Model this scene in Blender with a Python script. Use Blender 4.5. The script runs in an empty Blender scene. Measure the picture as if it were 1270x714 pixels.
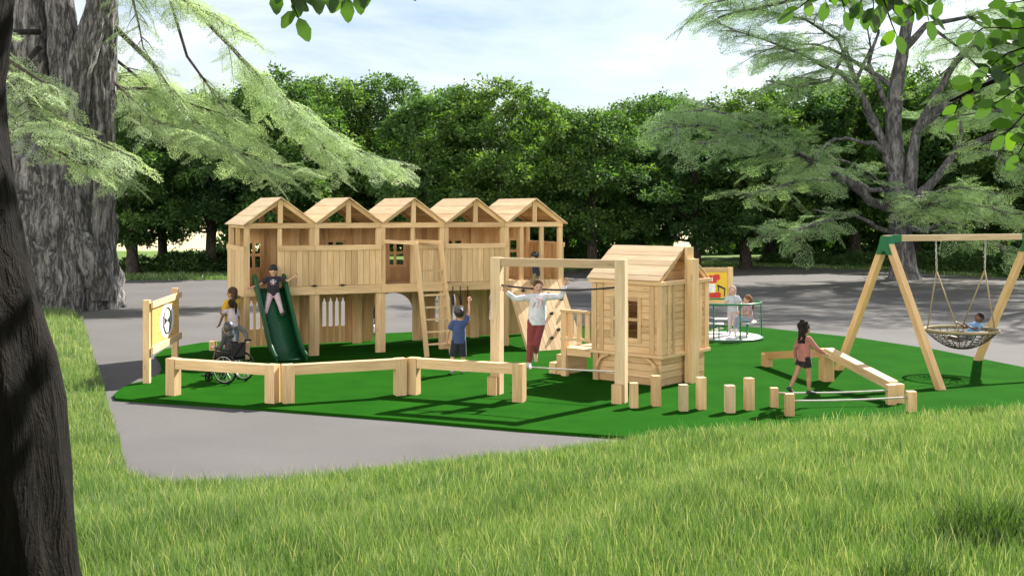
import bpy, bmesh, math, random
import numpy as np
from mathutils import Vector, Matrix
random.seed(11)
rng = np.random.default_rng(11)
SC = bpy.context.scene
COL = SC.collection
RAD = math.radians
PI = math.pi
# ------------------------------------------------------------------ camera model
F, H, HY, CX = 1412.0, 3.47, 260.0, 635.0
def g(px, py, z=0.0):
    d = (H - z) * F / (py - HY)
    return Vector(((px - CX) * d / F, d, z))
def at(px, py, d):
    return Vector(((px - CX) * d / F, d, H - (py - HY) * d / F))

# ------------------------------------------------------------------ mesh builder
class MB:
    def __init__(s):
        s.v = []; s.f = []; s.uv = []; s.t = []; s.sm = []
    def _tone(s, tone):
        return random.uniform(0.0, 1.0) if tone is None else tone
    def box(s, c, size, rot=None, tone=None, chamfer=0.0):
        tone = s._tone(tone)
        h = [x * 0.5 for x in size]
        a = max(range(3), key=lambda i: size[i])
        o1, o2 = random.uniform(0, 60), random.uniform(0, 60)
        base = len(s.v)
        loc = []
        for ix in (-1, 1):
            for iy in (-1, 1):
                for iz in (-1, 1):
                    loc.append((ix * h[0], iy * h[1], iz * h[2]))
        c = Vector(c)
        for p in loc:
            q = Vector(p)
            if rot is not None: q = rot @ q
            s.v.append(tuple(c + q))
        fs = [(0, 1, 3, 2), (4, 6, 7, 5), (0, 4, 5, 1), (2, 3, 7, 6), (0, 2, 6, 4), (1, 5, 7, 3)]
        others = [i for i in range(3) if i != a]
        for fc in fs:
            s.f.append(tuple(base + i for i in fc))
            s.uv.append([(loc[i][a] + o1, loc[i][others[0]] + loc[i][others[1]] + o2) for i in fc])
            s.t.append(tone); s.sm.append(False)
    def beam(s, p0, p1, w, h, up=(0, 0, 1), tone=None):
        p0, p1 = Vector(p0), Vector(p1)
        d = p1 - p0; L = d.length; d.normalize()
        up = Vector(up)
        if abs(d.dot(up)) > 0.98: up = Vector((0, 1, 0))
        y = up.cross(d).normalized(); z = d.cross(y).normalized()
        s.box((p0 + p1) * 0.5, (L, w, h), Matrix((d, y, z)).transposed(), tone)
    def span(s, x0, x1, y0, y1, z0, z1, tone=None):
        s.box(((x0 + x1) / 2, (y0 + y1) / 2, (z0 + z1) / 2), (x1 - x0, y1 - y0, z1 - z0), None, tone)
    def tube(s, pts, radii, n=8, cap=True, closed=False, tone=None, squash=1.0):
        tone = s._tone(tone)
        P = [Vector(p) for p in pts]
        if not hasattr(radii, '__len__'): radii = [radii] * len(P)
        m = len(P)
        tang = []
        for i in range(m):
            if closed: t = P[(i + 1) % m] - P[i - 1]
            else: t = P[min(i + 1, m - 1)] - P[max(i - 1, 0)]
            if t.length < 1e-9: t = tang[-1] if tang else Vector((0, 0, 1))
            tang.append(t.normalized())
        ref = Vector((0, 0, 1)) if abs(tang[0].z) < 0.9 else Vector((1, 0, 0))
        nrm = (ref - tang[0] * ref.dot(tang[0])).normalized()
        base = len(s.v); acc = 0; us = []
        for i in range(m):
            nrm = nrm - tang[i] * nrm.dot(tang[i])
            if nrm.length < 1e-6: nrm = tang[i].orthogonal()
            nrm.normalize(); b = tang[i].cross(nrm)
            if i: acc += (P[i] - P[i - 1]).length
            us.append(acc)
            for k in range(n):
                a = 2 * PI * k / n
                s.v.append(tuple(P[i] + (nrm * math.cos(a) + b * math.sin(a) * squash) * radii[i]))
        rmean = sum(radii) / len(radii)
        segs = m if closed else m - 1
        for i in range(segs):
            j = (i + 1) % m
            for k in range(n):
                k2 = (k + 1) % n
                s.f.append((base + i * n + k, base + i * n + k2, base + j * n + k2, base + j * n + k))
                u0, u1 = us[i], us[i + 1] if i + 1 < m else acc + 0.1
                v0, v1 = 2 * PI * rmean * k / n, 2 * PI * rmean * (k + 1) / n
                s.uv.append([(u0, v0), (u0, v1), (u1, v1), (u1, v0)]); s.t.append(tone); s.sm.append(True)
        if cap and not closed:
            for i, rev in ((0, True), (m - 1, False)):
                idx = [base + i * n + k for k in range(n)]
                if rev: idx.reverse()
                s.f.append(tuple(idx)); s.uv.append([(0, 0)] * n); s.t.append(tone); s.sm.append(False)
    def cap(s, p0, p1, r0, r1, n=10, flat0=False, flat1=False, squash=1.0, tone=None):
        p0, p1 = Vector(p0), Vector(p1)
        d = (p1 - p0)
        if d.length < 1e-6: d = Vector((0, 0, 1e-4))
        d.normalize(); pts = []; rr = []
        if not flat0:
            for a in (80, 50, 25):
                pts.append(p0 - d * r0 * math.sin(RAD(a))); rr.append(r0 * math.cos(RAD(a)))
        pts.append(p0); rr.append(r0); pts.append(p1); rr.append(r1)
        if not flat1:
            for a in (25, 50, 80):
                pts.append(p1 + d * r1 * math.sin(RAD(a))); rr.append(r1 * math.cos(RAD(a)))
        s.tube(pts, rr, n, True, tone=tone, squash=squash)
    def ell(s, c, r, rot=None, nu=14, nv=9, tone=None):
        tone = s._tone(tone); base = len(s.v); c = Vector(c)
        for i in range(nv + 1):
            ph = -PI / 2 + PI * i / nv
            ph = max(-1.5, min(1.5, ph))
            for k in range(nu):
                a = 2 * PI * k / nu
                q = Vector((r[0] * math.cos(ph) * math.cos(a), r[1] * math.cos(ph) * math.sin(a), r[2] * math.sin(ph)))
                if rot is not None: q = rot @ q
                s.v.append(tuple(c + q))
        for i in range(nv):
            for k in range(nu):
                k2 = (k + 1) % nu
                s.f.append((base + i * nu + k, base + i * nu + k2, base + (i + 1) * nu + k2, base + (i + 1) * nu + k))
                s.uv.append([(0, 0)] * 4); s.t.append(tone); s.sm.append(True)
        for i, rev in ((0, True), (nv, False)):
            idx = [base + i * nu + k for k in range(nu)]
            if rev: idx.reverse()
            s.f.append(tuple(idx)); s.uv.append([(0, 0)] * nu); s.t.append(tone); s.sm.append(True)
    def prism(s, outline, y0, y1, M=None, tone=None):
        """outline in (x,z); extruded along y."""
        tone = s._tone(tone); n = len(outline); base = len(s.v)
        area = sum(outline[i][0] * outline[(i + 1) % n][1] - outline[(i + 1) % n][0] * outline[i][1] for i in range(n))
        if area < 0: outline = outline[::-1]
        for y in (y0, y1):
            for (x, z) in outline:
                p = Vector((x, y, z))
                if M is not None: p = M @ p
                s.v.append(tuple(p))
        o1, o2 = random.uniform(0, 60), random.uniform(0, 60)
        s.f.append(tuple(base + i for i in range(n))); s.uv.append([(z + o1, x + o2) for x, z in outline]); s.t.append(tone); s.sm.append(False)
        s.f.append(tuple(base + n + i for i in reversed(range(n)))); s.uv.append([(z + o1, x + o2) for x, z in outline[::-1]]); s.t.append(tone); s.sm.append(False)
        for i in range(n):
            j = (i + 1) % n
            s.f.append((base + j, base + i, base + n + i, base + n + j))
            s.uv.append([(outline[j][1] + o1, o2), (outline[i][1] + o1, o2), (outline[i][1] + o1, o2 + .1), (outline[j][1] + o1, o2 + .1)]); s.t.append(tone); s.sm.append(False)
    def mesh(s, name='mesh'):
        me = bpy.data.meshes.new(name)
        me.from_pydata(s.v, [], s.f)
        uvl = me.uv_layers.new(name='UVMap')
        flat = [c for fu in s.uv for p in fu for c in p]
        uvl.data.foreach_set('uv', flat)
        at_ = me.attributes.new('tone', 'FLOAT', 'FACE'); at_.data.foreach_set('value', s.t)
        me.polygons.foreach_set('use_smooth', s.sm)
        me.update()
        return me
    def build(s, name, mat, parent=None):
        me = s.mesh(name); me.materials.append(mat)
        return link(name, me, parent)

def link(name, me, parent=None):
    o = bpy.data.objects.new(name, me); COL.objects.link(o)
    if parent is not None: o.parent = parent
    return o
def tag(o, label, cat, group=None):
    o['label'] = label; o['category'] = cat
    if group: o['group'] = group
    return o
def thing(name, label, cat, loc=(0, 0, 0), rz=0.0, group=None):
    o = bpy.data.objects.new(name, None); COL.objects.link(o)
    o.empty_display_size = 0.2
    o.location = loc; o.rotation_euler = (0, 0, rz)
    return tag(o, label, cat, group)
def kind(o, k):
    o['kind'] = k; return o
def copy_tree(o, parent=None):
    c = o.copy(); COL.objects.link(c)
    if parent is not None: c.parent = parent
    for ch in list(o.children): copy_tree(ch, c)
    return c
def np_mesh(name, V, faces_n, idx, tone=None, smooth=False):
    """V (n,3); polygons all with faces_n corners; idx (m,faces_n)"""
    me = bpy.data.meshes.new(name)
    me.vertices.add(len(V)); me.vertices.foreach_set('co', np.ascontiguousarray(V, dtype=np.float32).ravel())
    m = len(idx)
    me.loops.add(m * faces_n); me.loops.foreach_set('vertex_index', np.ascontiguousarray(idx, dtype=np.int32).ravel())
    me.polygons.add(m)
    me.polygons.foreach_set('loop_start', np.arange(0, m * faces_n, faces_n, dtype=np.int32))
    if smooth: me.polygons.foreach_set('use_smooth', np.ones(m, dtype=bool))
    if tone is not None:
        a = me.attributes.new('tone', 'FLOAT', 'FACE'); a.data.foreach_set('value', np.ascontiguousarray(tone, dtype=np.float32))
    me.update(calc_edges=True); me.validate()
    return me
def unit(A):
    return A / np.maximum(np.linalg.norm(A, axis=1, keepdims=True), 1e-9)
def leaf_mesh(name, P, A, N, L, W, tone, fold=0.12, shape='diamond'):
    A = unit(A); S = unit(np.cross(A, N)); N2 = unit(np.cross(S, A))
    L = np.asarray(L)[:, None]; W = np.asarray(W)[:, None]; n = len(P)
    if shape == 'diamond':
        V = np.stack([P, P + A * L * .45 + S * W * .5 + N2 * W * fold, P + A * L, P + A * L * .45 - S * W * .5 + N2 * W * fold], 1)
        k = 4
    else:
        V = np.stack([P, P + A * L * .22 + S * W * .38 + N2 * W * fold, P + A * L * .6 + S * W * .5 + N2 * W * fold, P + A * L * .9 + S * W * .22 - N2 * W * fold,
                      P + A * L - N2 * W * fold,
                      P + A * L * .9 - S * W * .22 - N2 * W * fold, P + A * L * .6 - S * W * .5 + N2 * W * fold, P + A * L * .22 - S * W * .38 + N2 * W * fold], 1)
        k = 8
    return np_mesh(name, V.reshape(-1, 3), k, np.arange(n * k).reshape(n, k), tone)

# ------------------------------------------------------------------ materials
def mat(name):
    m = bpy.data.materials.new(name); m.use_nodes = True
    nt = m.node_tree; nt.nodes.clear()
    out = nt.nodes.new('ShaderNodeOutputMaterial')
    return m, nt, out
class NT:
    def __init__(s, nt): s.nt = nt
    def n(s, typ, **kw):
        nd = s.nt.nodes.new('ShaderNode' + typ)
        ins = kw.pop('ins', {})
        for k, v in kw.items(): setattr(nd, k, v)
        for k, v in ins.items():
            if isinstance(v, tuple) and len(v) == 2 and hasattr(v[0], 'outputs'): s.nt.links.new(v[0].outputs[v[1]], nd.inputs[k])
            elif hasattr(v, 'is_output'): s.nt.links.new(v, nd.inputs[k])
            else: nd.inputs[k].default_value = v
        return nd
    def ramp(s, fac, stops):
        r = s.nt.nodes.new('ShaderNodeValToRGB'); s.nt.links.new(fac, r.inputs[0])
        el = r.color_ramp.elements
        while len(el) < len(stops): el.new(0.5)
        for e, (p, c) in zip(el, stops):
            e.position = p; e.color = (*c, 1) if len(c) == 3 else c
        return r.outputs[0]
    def mix(s, fac, a, b, blend='MIX'):
        m = s.nt.nodes.new('ShaderNodeMix'); m.data_type = 'RGBA'; m.blend_type = blend
        for i, v in ((0, fac), (6, a), (7, b)):
            if hasattr(v, 'is_output'): s.nt.links.new(v, m.inputs[i])
            elif i == 0: m.inputs[0].default_value = v
            else: m.inputs[i].default_value = (*v, 1) if len(v) == 3 else v
        return m.outputs[2]
    def math(s, op, a, b=0.0):
        m = s.nt.nodes.new('ShaderNodeMath'); m.operation = op
        for i, v in ((0, a), (1, b)):
            if hasattr(v, 'is_output'): s.nt.links.new(v, m.inputs[i])
            else: m.inputs[i].default_value = v
        return m.outputs[0]
    def link(s, a, b): s.nt.links.new(a, b)

def wood_mat(name, lo, hi, tone_amt=0.35, rough=0.62):
    m, nt, out = mat(name); T = NT(nt)
    uv = T.n('UVMap', uv_map='UVMap')
    mp = T.n('Mapping', ins={'Vector': uv.outputs[0], 'Scale': (1.1, 26.0, 1.0)})
    n1 = T.n('TexNoise', ins={'Vector': mp.outputs[0], 'Scale': 1.6, 'Detail': 5.0, 'Roughness': 0.6, 'Distortion': 0.7})
    mp2 = T.n('Mapping', ins={'Vector': uv.outputs[0], 'Scale': (0.5, 3.0, 1.0)})
    n2 = T.n('TexNoise', ins={'Vector': mp2.outputs[0], 'Scale': 2.0, 'Detail': 3.0})
    col = T.ramp(n1.outputs[0], [(0.25, lo), (0.5, tuple((a + b) / 2 for a, b in zip(lo, hi))), (0.72, hi)])
    big = T.ramp(n2.outputs[0], [(0.3, (0.80, 0.76, 0.70)), (0.7, (1.06, 1.06, 1.06))])
    col = T.mix(0.75, col, big, 'MULTIPLY')
    # knots
    mp3 = T.n('Mapping', ins={'Vector': uv.outputs[0], 'Scale': (1.3, 6.0, 1.0)})
    vo = T.n('TexVoronoi', ins={'Vector': mp3.outputs[0], 'Scale': 1.0, 'Randomness': 1.0})
    k = T.ramp(vo.outputs['Distance'], [(0.045, (1, 1, 1)), (0.11, (0, 0, 0))])
    col = T.mix(T.math('MULTIPLY', k, 0.55), col, tuple(c * 0.42 for c in lo))
    at_ = T.n('Attribute', attribute_name='tone')
    tr = T.ramp(at_.outputs['Fac'], [(0.0, (1 - tone_amt * .75, 1 - tone_amt * .85, 1 - tone_amt)), (0.5, (1, 1, 1)), (1.0, (1.08, 1.06, 1.03))])
    col = T.mix(1.0, col, tr, 'MULTIPLY')
    b = T.n('BsdfPrincipled', ins={'Base Color': col, 'Roughness': rough, 'Specular IOR Level': 0.25})
    bp = T.n('Bump', ins={'Strength': 0.25, 'Distance': 0.004, 'Height': n1.outputs[0]})
    T.link(bp.outputs[0], b.inputs['Normal']); T.link(b.outputs[0], out.inputs[0])
    return m
def plain(name, c, rough=0.5, metal=0.0, var=0.12, scale=8.0, spec=0.4, coat=0.0):
    m, nt, out = mat(name); T = NT(nt)
    tc = T.n('TexCoord')
    n1 = T.n('TexNoise', ins={'Vector': tc.outputs['Object'], 'Scale': scale, 'Detail': 4.0})
    col = T.ramp(n1.outputs[0], [(0.3, tuple(x * (1 - var) for x in c)), (0.7, tuple(min(1, x * (1 + var)) for x in c))])
    b = T.n('BsdfPrincipled', ins={'Base Color': col, 'Roughness': rough, 'Metallic': metal, 'Specular IOR Level': spec, 'Coat Weight': coat})
    T.link(b.outputs[0], out.inputs[0]); return m
def cloth_mat(name, c, var=0.15):
    m, nt, out = mat(name); T = NT(nt)
    tc = T.n('TexCoord')
    n1 = T.n('TexNoise', ins={'Vector': tc.outputs['Object'], 'Scale': 14.0, 'Detail': 3.0, 'Distortion': 0.6})
    col = T.ramp(n1.outputs[0], [(0.3, tuple(x * (1 - var) for x in c)), (0.7, tuple(min(1, x * (1 + var)) for x in c))])
    b = T.n('BsdfPrincipled', ins={'Base Color': col, 'Roughness': 0.9, 'Specular IOR Level': 0.15, 'Sheen Weight': 0.15})
    bp = T.n('Bump', ins={'Strength': 0.6, 'Distance': 0.012, 'Height': n1.outputs[0]})
    T.link(bp.outputs[0], b.inputs['Normal']); T.link(b.outputs[0], out.inputs[0]); return m
def skin_mat(name, c):
    m, nt, out = mat(name); T = NT(nt)
    tc = T.n('TexCoord')
    n1 = T.n('TexNoise', ins={'Vector': tc.outputs['Object'], 'Scale': 9.0, 'Detail': 3.0})
    col = T.ramp(n1.outputs[0], [(0.3, tuple(x * .9 for x in c)), (0.7, (min(1, c[0] * 1.08), c[1] * 1.02, c[2]))])
    b = T.n('BsdfPrincipled', ins={'Base Color': col, 'Roughness': 0.5, 'Subsurface Weight': 0.08, 'Subsurface Radius': (0.02, 0.008, 0.004)})
    T.link(b.outputs[0], out.inputs[0]); return m
def leaf_mat(name, stops, trans=0.35, trans_gain=(1.5, 1.5, 0.7), gloss=0.08, rough=0.45):
    m, nt, out = mat(name); T = NT(nt)
    at_ = T.n('Attribute', attribute_name='tone')
    col = T.ramp(at_.outputs['Fac'], stops)
    d = T.n('BsdfDiffuse', ins={'Color': col})
    tcol = T.mix(1.0, col, trans_gain, 'MULTIPLY')
    t = T.n('BsdfTranslucent', ins={'Color': tcol})
    mx = T.n('MixShader', ins={0: trans, 1: d.outputs[0], 2: t.outputs[0]})
    gl = T.n('BsdfGlossy', ins={'Color': (1, 1, 1, 1), 'Roughness': rough})
    mx2 = T.n('MixShader', ins={0: gloss, 1: mx.outputs[0], 2: gl.outputs[0]})
    T.link(mx2.outputs[0], out.inputs[0]); return m
def bark_mat(name, lo, hi, sc=(6, 6, 1.2), bump=0.9, dist=0.06):
    m, nt, out = mat(name); T = NT(nt)
    tc = T.n('TexCoord')
    wp_ = T.n('TexNoise', ins={'Vector': tc.outputs['Object'], 'Scale': 1.3, 'Detail': 3.0})
    src = T.mix(0.30, tc.outputs['Object'], wp_.outputs['Color'], 'ADD')
    hs = []
    for k, (w_, dt) in enumerate(((1.0, 6.0), (2.7, 5.0))):
        mp = T.n('Mapping', ins={'Vector': src, 'Scale': tuple(c * w_ for c in sc), 'Location': (k * 3.1, 1.7, .4)})
        n1 = T.n('TexNoise', ins={'Vector': mp.outputs[0], 'Scale': 1.0, 'Detail': dt, 'Roughness': 0.6, 'Distortion': 0.5})
        hs.append(T.math('SUBTRACT', 1.0, T.math('ABSOLUTE', T.math('MULTIPLY', T.math('SUBTRACT', n1.outputs[0], .5), 4.5))))
    mp = T.n('Mapping', ins={'Vector': src, 'Scale': (sc[0] * .8, sc[1] * .8, sc[2] * 5)})
    n3 = T.n('TexNoise', ins={'Vector': mp.outputs[0], 'Scale': 1.0, 'Detail': 7.0, 'Roughness': 0.7})
    hgt = T.math('SUBTRACT', 1.0, T.math('ADD', T.math('MULTIPLY', T.math('MAXIMUM', hs[0], 0.0), .55), T.math('MULTIPLY', T.math('MAXIMUM', hs[1], 0.0), .3)))
    hgt = T.math('ADD', hgt, T.math('MULTIPLY', T.math('SUBTRACT', n3.outputs[0], .5), .5))
    col = T.ramp(hgt, [(0.22, lo), (0.55, tuple((a + b) * .5 for a, b in zip(lo, hi))), (1.05, hi)])
    b = T.n('BsdfPrincipled', ins={'Base Color': col, 'Roughness': 0.9, 'Specular IOR Level': 0.15})
    bp = T.n('Bump', ins={'Strength': bump, 'Distance': dist, 'Height': hgt})
    T.link(bp.outputs[0], b.inputs['Normal']); T.link(b.outputs[0], out.inputs[0]); return m

WOOD = wood_mat('pale_larch', (0.57, 0.38, 0.195), (0.82, 0.60, 0.365))
WOODR = wood_mat('cream_larch', (0.60, 0.43, 0.255), (0.78, 0.62, 0.42), 0.25)
WOODW = wood_mat('honey_larch', (0.56, 0.36, 0.165), (0.81, 0.565, 0.315))
WOODG = wood_mat('weathered_pine', (0.50, 0.38, 0.235), (0.72, 0.57, 0.385))
BLACK = plain('black_plastic', (0.012, 0.012, 0.013), 0.45)
STEEL = plain('dull_steel', (0.45, 0.45, 0.46), 0.35, 0.9)
ROPEB = plain('dark_rope', (0.02, 0.02, 0.022), 0.8)
ROPET = plain('tan_rope', (0.30, 0.24, 0.14), 0.85, var=0.3, scale=60)
ROPEP = plain('pale_webbing', (0.42, 0.40, 0.37), 0.7)
GREENP = plain('green_plastic', (0.006, 0.066, 0.02), 0.36, var=0.06, spec=0.5)
GREENM = plain('green_painted_steel', (0.01, 0.14, 0.055), 0.35)
# ------------------------------------------------------------------ people
def voxel(mb, vox, it=4):
    o = bpy.data.objects.new('tmp', mb.mesh('tmp')); COL.objects.link(o)
    r = o.modifiers.new('r', 'REMESH'); r.mode = 'VOXEL'; r.voxel_size = vox; r.use_smooth_shade = True
    sm = o.modifiers.new('s', 'SMOOTH'); sm.iterations = it; sm.factor = 0.5
    dg = bpy.context.evaluated_depsgraph_get()
    me = bpy.data.meshes.new_from_object(o.evaluated_get(dg))
    old = o.data; bpy.data.objects.remove(o); bpy.data.meshes.remove(old)
    me.polygons.foreach_set('use_smooth', [True] * len(me.polygons))
    return me
def add_mb(me, mb):
    """append MB geometry to a mesh (same surface object)"""
    bm = bmesh.new(); bm.from_mesh(me)
    t = mb.mesh('t'); bm.from_mesh(t); bm.to_mesh(me); bm.free(); bpy.data.meshes.remove(t)
    me.polygons.foreach_set('use_smooth', [True] * len(me.polygons))
_mc = {}
def cached(fn, *a):
    k = (fn.__name__,) + a
    if k not in _mc: _mc[k] = fn('%s_%d' % (fn.__name__.replace('_mat', ''), len(_mc)), *a)
    return _mc[k]
SKIN_L, SKIN_M, SKIN_D = (0.56, 0.34, 0.24), (0.36, 0.20, 0.125), (0.13, 0.065, 0.04)
def V3(t): return Vector(t)
def person(label, loc, yaw, h, pose=None, skin=SKIN_L, shirt=((0.5, 0.5, 0.5), 'short'), legs=((0.1, 0.1, 0.15), 'long'),
           shoes=(0.7, 0.7, 0.7), hair=('short', (0.03, 0.02, 0.015)), child=True, pz=None, extra=None, hat=None, group=None, socks=None):
    pose = pose or {}
    root = thing('person', label, 'person', loc, yaw, group)
    T = V3(pose.get('torso', (0, 0, 1))).normalized()
    Xb = V3(pose.get('right', (1, 0, 0))).normalized()
    Fw = T.cross(Xb).normalized()
    def d(key, default):
        return V3(pose.get(key, default)).normalized()
    hh = h * (0.175 if child else 0.145)
    legL = 0.47 * h if child else 0.50 * h
    th, sh_ = legL * 0.51, legL * 0.44
    tor = h - 0.035 * h - legL - hh * 1.12
    ua, fa = 0.165 * h, 0.14 * h
    P = Vector((0, 0, 0)); J = {}
    for s, k in ((1, 'r'), (-1, 'l')):
        J['hip' + k] = P + Xb * s * 0.05 * h
        J['kn' + k] = J['hip' + k] + d('th_' + k, (0.02 * s, 0, -1)) * th
        J['an' + k] = J['kn' + k] + d('sh_' + k, (0, 0, -1)) * sh_
    low = min(J['anr'].z, J['anl'].z) - 0.045 * h
    off = Vector((0, 0, (-low) if pz is None else pz))
    P = P + off
    for k in list(J): J[k] = J[k] + off
    NB = P + T * tor
    for s, k in ((1, 'r'), (-1, 'l')):
        J['so' + k] = NB + Xb * s * 0.098 * h - T * 0.03 * h
        J['el' + k] = J['so' + k] + d('ua_' + k, (0.15 * s, 0, -1)) * ua
        J['wr' + k] = J['el' + k] + d('fa_' + k, (0.08 * s, 0.15, -1)) * fa
    hd = d('neck', tuple((T * 0.8 + Vector((0, 0, 0.4)))))
    HC = NB + hd * (hh * 0.12 + hh * 0.5)
    hy, hp = pose.get('look', (0, 0))
    HR = Matrix.Rotation(RAD(hy), 3, 'Z') @ Matrix.Rotation(RAD(hp), 3, 'X')
    SK, vox = cached(skin_mat, skin), 0.0095 * h
    TF = Matrix((Xb, Fw, T)).transposed()
    b = MB()
    b.ell(HC, (.385 * hh, .44 * hh, .5 * hh), HR)
    b.ell(HC + HR @ Vector((0, .1 * hh, -.26 * hh)), (.27 * hh, .30 * hh, .24 * hh), HR)
    b.cap(HC + HR @ Vector((0, .42 * hh, .03 * hh)), HC + HR @ Vector((0, .49 * hh, -.1 * hh)), .035 * hh, .065 * hh, 8)
    for s in (1, -1): b.ell(HC + HR @ Vector((s * .39 * hh, -.02 * hh, -.03 * hh)), (.05 * hh, .08 * hh, .13 * hh), HR, 8, 6)
    b.cap(NB - T * .03 * h, HC - hd * .3 * hh, .034 * h, .03 * h)
    b.ell(P + T * tor * .72, (.088 * h, .06 * h, .085 * h), TF)
    b.cap(P + T * tor * .15, P + T * tor * .7, .066 * h, .072 * h)
    b.ell(P + T * .01 * h, (.085 * h, .064 * h, .07 * h), TF)
    fingers = MB()
    for s, k in ((1, 'r'), (-1, 'l')):
        so, el, wr = J['so' + k], J['el' + k], J['wr' + k]
        b.cap(NB - T * .035 * h, so, .036 * h, .032 * h)
        b.cap(so, el, .03 * h, .0225 * h); b.cap(el, wr, .0225 * h, .0155 * h)
        hdir = d('hd_' + k, tuple((wr - el).normalized()))
        side = hdir.cross(Fw); side = side.normalized() if side.length > .1 else Xb.copy()
        nrm = side.cross(hdir).normalized()
        hl = 0.052 * h
        pm = wr + hdir * hl
        for q in (-1, 1): b.cap(wr + side * q * .004 * h, pm + side * q * .012 * h, .0125 * h, .0125 * h, 8)
        curl = pose.get('curl', 0.5) * (1 if pose.get('grip_' + k, 1) > 0 else -1)
        for fi, (sx, ln) in enumerate(((-.018, .04), (-.006, .047), (.006, .044), (.018, .034))):
            p0 = pm + side * sx * h * .95 - hdir * .006 * h
            p1 = p0 + (hdir + nrm * curl * .4).normalized() * ln * h * .5
            p2 = p1 + (hdir * (1 - abs(curl) * .5) + nrm * curl).normalized() * ln * h * .3
            p3 = p2 + (hdir * (1 - abs(curl)) + nrm * curl * 1.3).normalized() * ln * h * .25
            fingers.tube([p0, p1, p2, p3], [.0068 * h, .0062 * h, .0056 * h, .004 * h], 6)
        sd = -1 if s > 0 else 1
        p0 = wr + hdir * hl * .35 + side * sd * .012 * h
        p1 = p0 + (side * sd + hdir * .7 + nrm * .3).normalized() * .024 * h
        p2 = p1 + (hdir + side * sd * .3 + nrm * .5).normalized() * .02 * h
        fingers.tube([p0, p1, p2], [.0085 * h, .0075 * h, .005 * h], 6)
        hip, kn, an = J['hip' + k], J['kn' + k], J['an' + k]
        b.cap(hip, kn, .05 * h, .034 * h); b.cap(kn, kn + (an - kn) * .35, .034 * h, .034 * h); b.cap(kn + (an - kn) * .35, an, .034 * h, .021 * h)
        J['fd' + k] = d('ft_' + k, (0.12 * s, 1, 0))
        b.cap(an - Vector((0, 0, .015 * h)), an + J['fd' + k] * .08 * h - Vector((0, 0, .025 * h)), .022 * h, .016 * h)
    me = voxel(b, vox); add_mb(me, fingers); me.materials.append(SK)
    body = link('body', me, root)
    # clothes
    c = MB(); gr = .012 * h
    sc_, sl = shirt
    c.ell(P + T * tor * .72, (.088 * h + gr, .06 * h + gr, .09 * h + gr), TF)
    c.cap(P - T * .035 * h, P + T * tor * .7, .068 * h + gr * 1.4, .072 * h + gr, flat0=True)
    for s in (1, -1): c.cap(P + Xb * s * .03 * h - T * .04 * h, P + Xb * s * .03 * h + T * tor * .5, .062 * h + gr * 1.2, .06 * h + gr, flat0=True)
    c.cap(NB - T * .05 * h, NB + hd * .005 * h, .045 * h, .04 * h, flat1=True)
    for s, k in ((1, 'r'), (-1, 'l')):
        so, el, wr = J['so' + k], J['el' + k], J['wr' + k]
        c.cap(NB - T * .035 * h, so, .04 * h + gr * .6, .035 * h + gr * .6)
        if sl == 'long':
            c.cap(so, el, .033 * h + gr * .7, .0255 * h + gr * .6); c.cap(el, el + (wr - el) * .93, .0255 * h + gr * .6, .021 * h + gr * .4, flat1=True)
        else:
            c.cap(so, so + (el - so) * .68, .034 * h + gr * .8, .033 * h + gr, flat1=True)
    me = voxel(c, vox, 3); me.materials.append(cached(cloth_mat, sc_)); link('shirt', me, root)
    lc, ll = legs
    c = MB()
    c.ell(P + T * .005 * h, (.088 * h + gr * .6, .067 * h + gr * .6, .07 * h), TF)
    c.cap(P, P + T * .05 * h, .068 * h + gr * .5, .066 * h + gr * .5)
    for s, k in ((1, 'r'), (-1, 'l')):
        hip, kn, an = J['hip' + k], J['kn' + k], J['an' + k]
        if ll == 'long':
            c.cap(hip, kn, .053 * h + gr * .7, .037 * h + gr * .6); c.cap(kn, kn + (an - kn) * .92, .037 * h + gr * .6, .027 * h + gr * .6, flat1=True)
        elif ll == 'knee':
            c.cap(hip, kn, .053 * h + gr * .8, .044 * h + gr, flat1=True)
        else:
            c.cap(hip, hip + (kn - hip) * .5, .054 * h + gr * .8, .054 * h + gr, flat1=True)
    me = voxel(c, vox, 3); me.materials.append(cached(cloth_mat, lc)); link('trousers' if ll == 'long' else 'shorts', me, root)
    for s, k in ((1, 'r'), (-1, 'l')):
        an, fd = J['an' + k], J['fd' + k]
        dn = (an - J['kn' + k]).normalized()
        up = Vector((0, 0, 1)); perp = up - fd * up.dot(fd)
        perp = perp.normalized() if perp.length > .05 else -dn
        m_ = MB()
        m_.cap(an - fd * .02 * h - perp * .02 * h, an + fd * .055 * h - perp * .022 * h, .0255 * h, .0235 * h)
        m_.cap(an + fd * .05 * h - perp * .024 * h, an + fd * .092 * h - perp * .028 * h, .0225 * h, .017 * h)
        m_.cap(an, an - perp * .018 * h, .027 * h, .027 * h)
        me = voxel(m_, vox * .9, 3); me.materials.append(cached(plain, shoes, 0.6)); link('shoe', me, root)
    # face
    def hp_(x, y, z): return HC + HR @ Vector((x * hh, y * hh, z * hh))
    for s in (1, -1):
        m_ = MB(); m_.ell(hp_(s * .15, .385, .02), (.052 * hh, .03 * hh, .036 * hh), HR, 8, 6)
        eye = m_.build('eye', cached(plain, (0.02, 0.015, 0.012), 0.25), root)
    m_ = MB(); m_.cap(hp_(-.09, .415, -.235), hp_(.09, .415, -.235), .02 * hh, .02 * hh, 6)
    m_.build('mouth', cached(plain, (0.28, 0.09, 0.08), 0.5), root)
    st, hc = hair
    m_ = MB()
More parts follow.
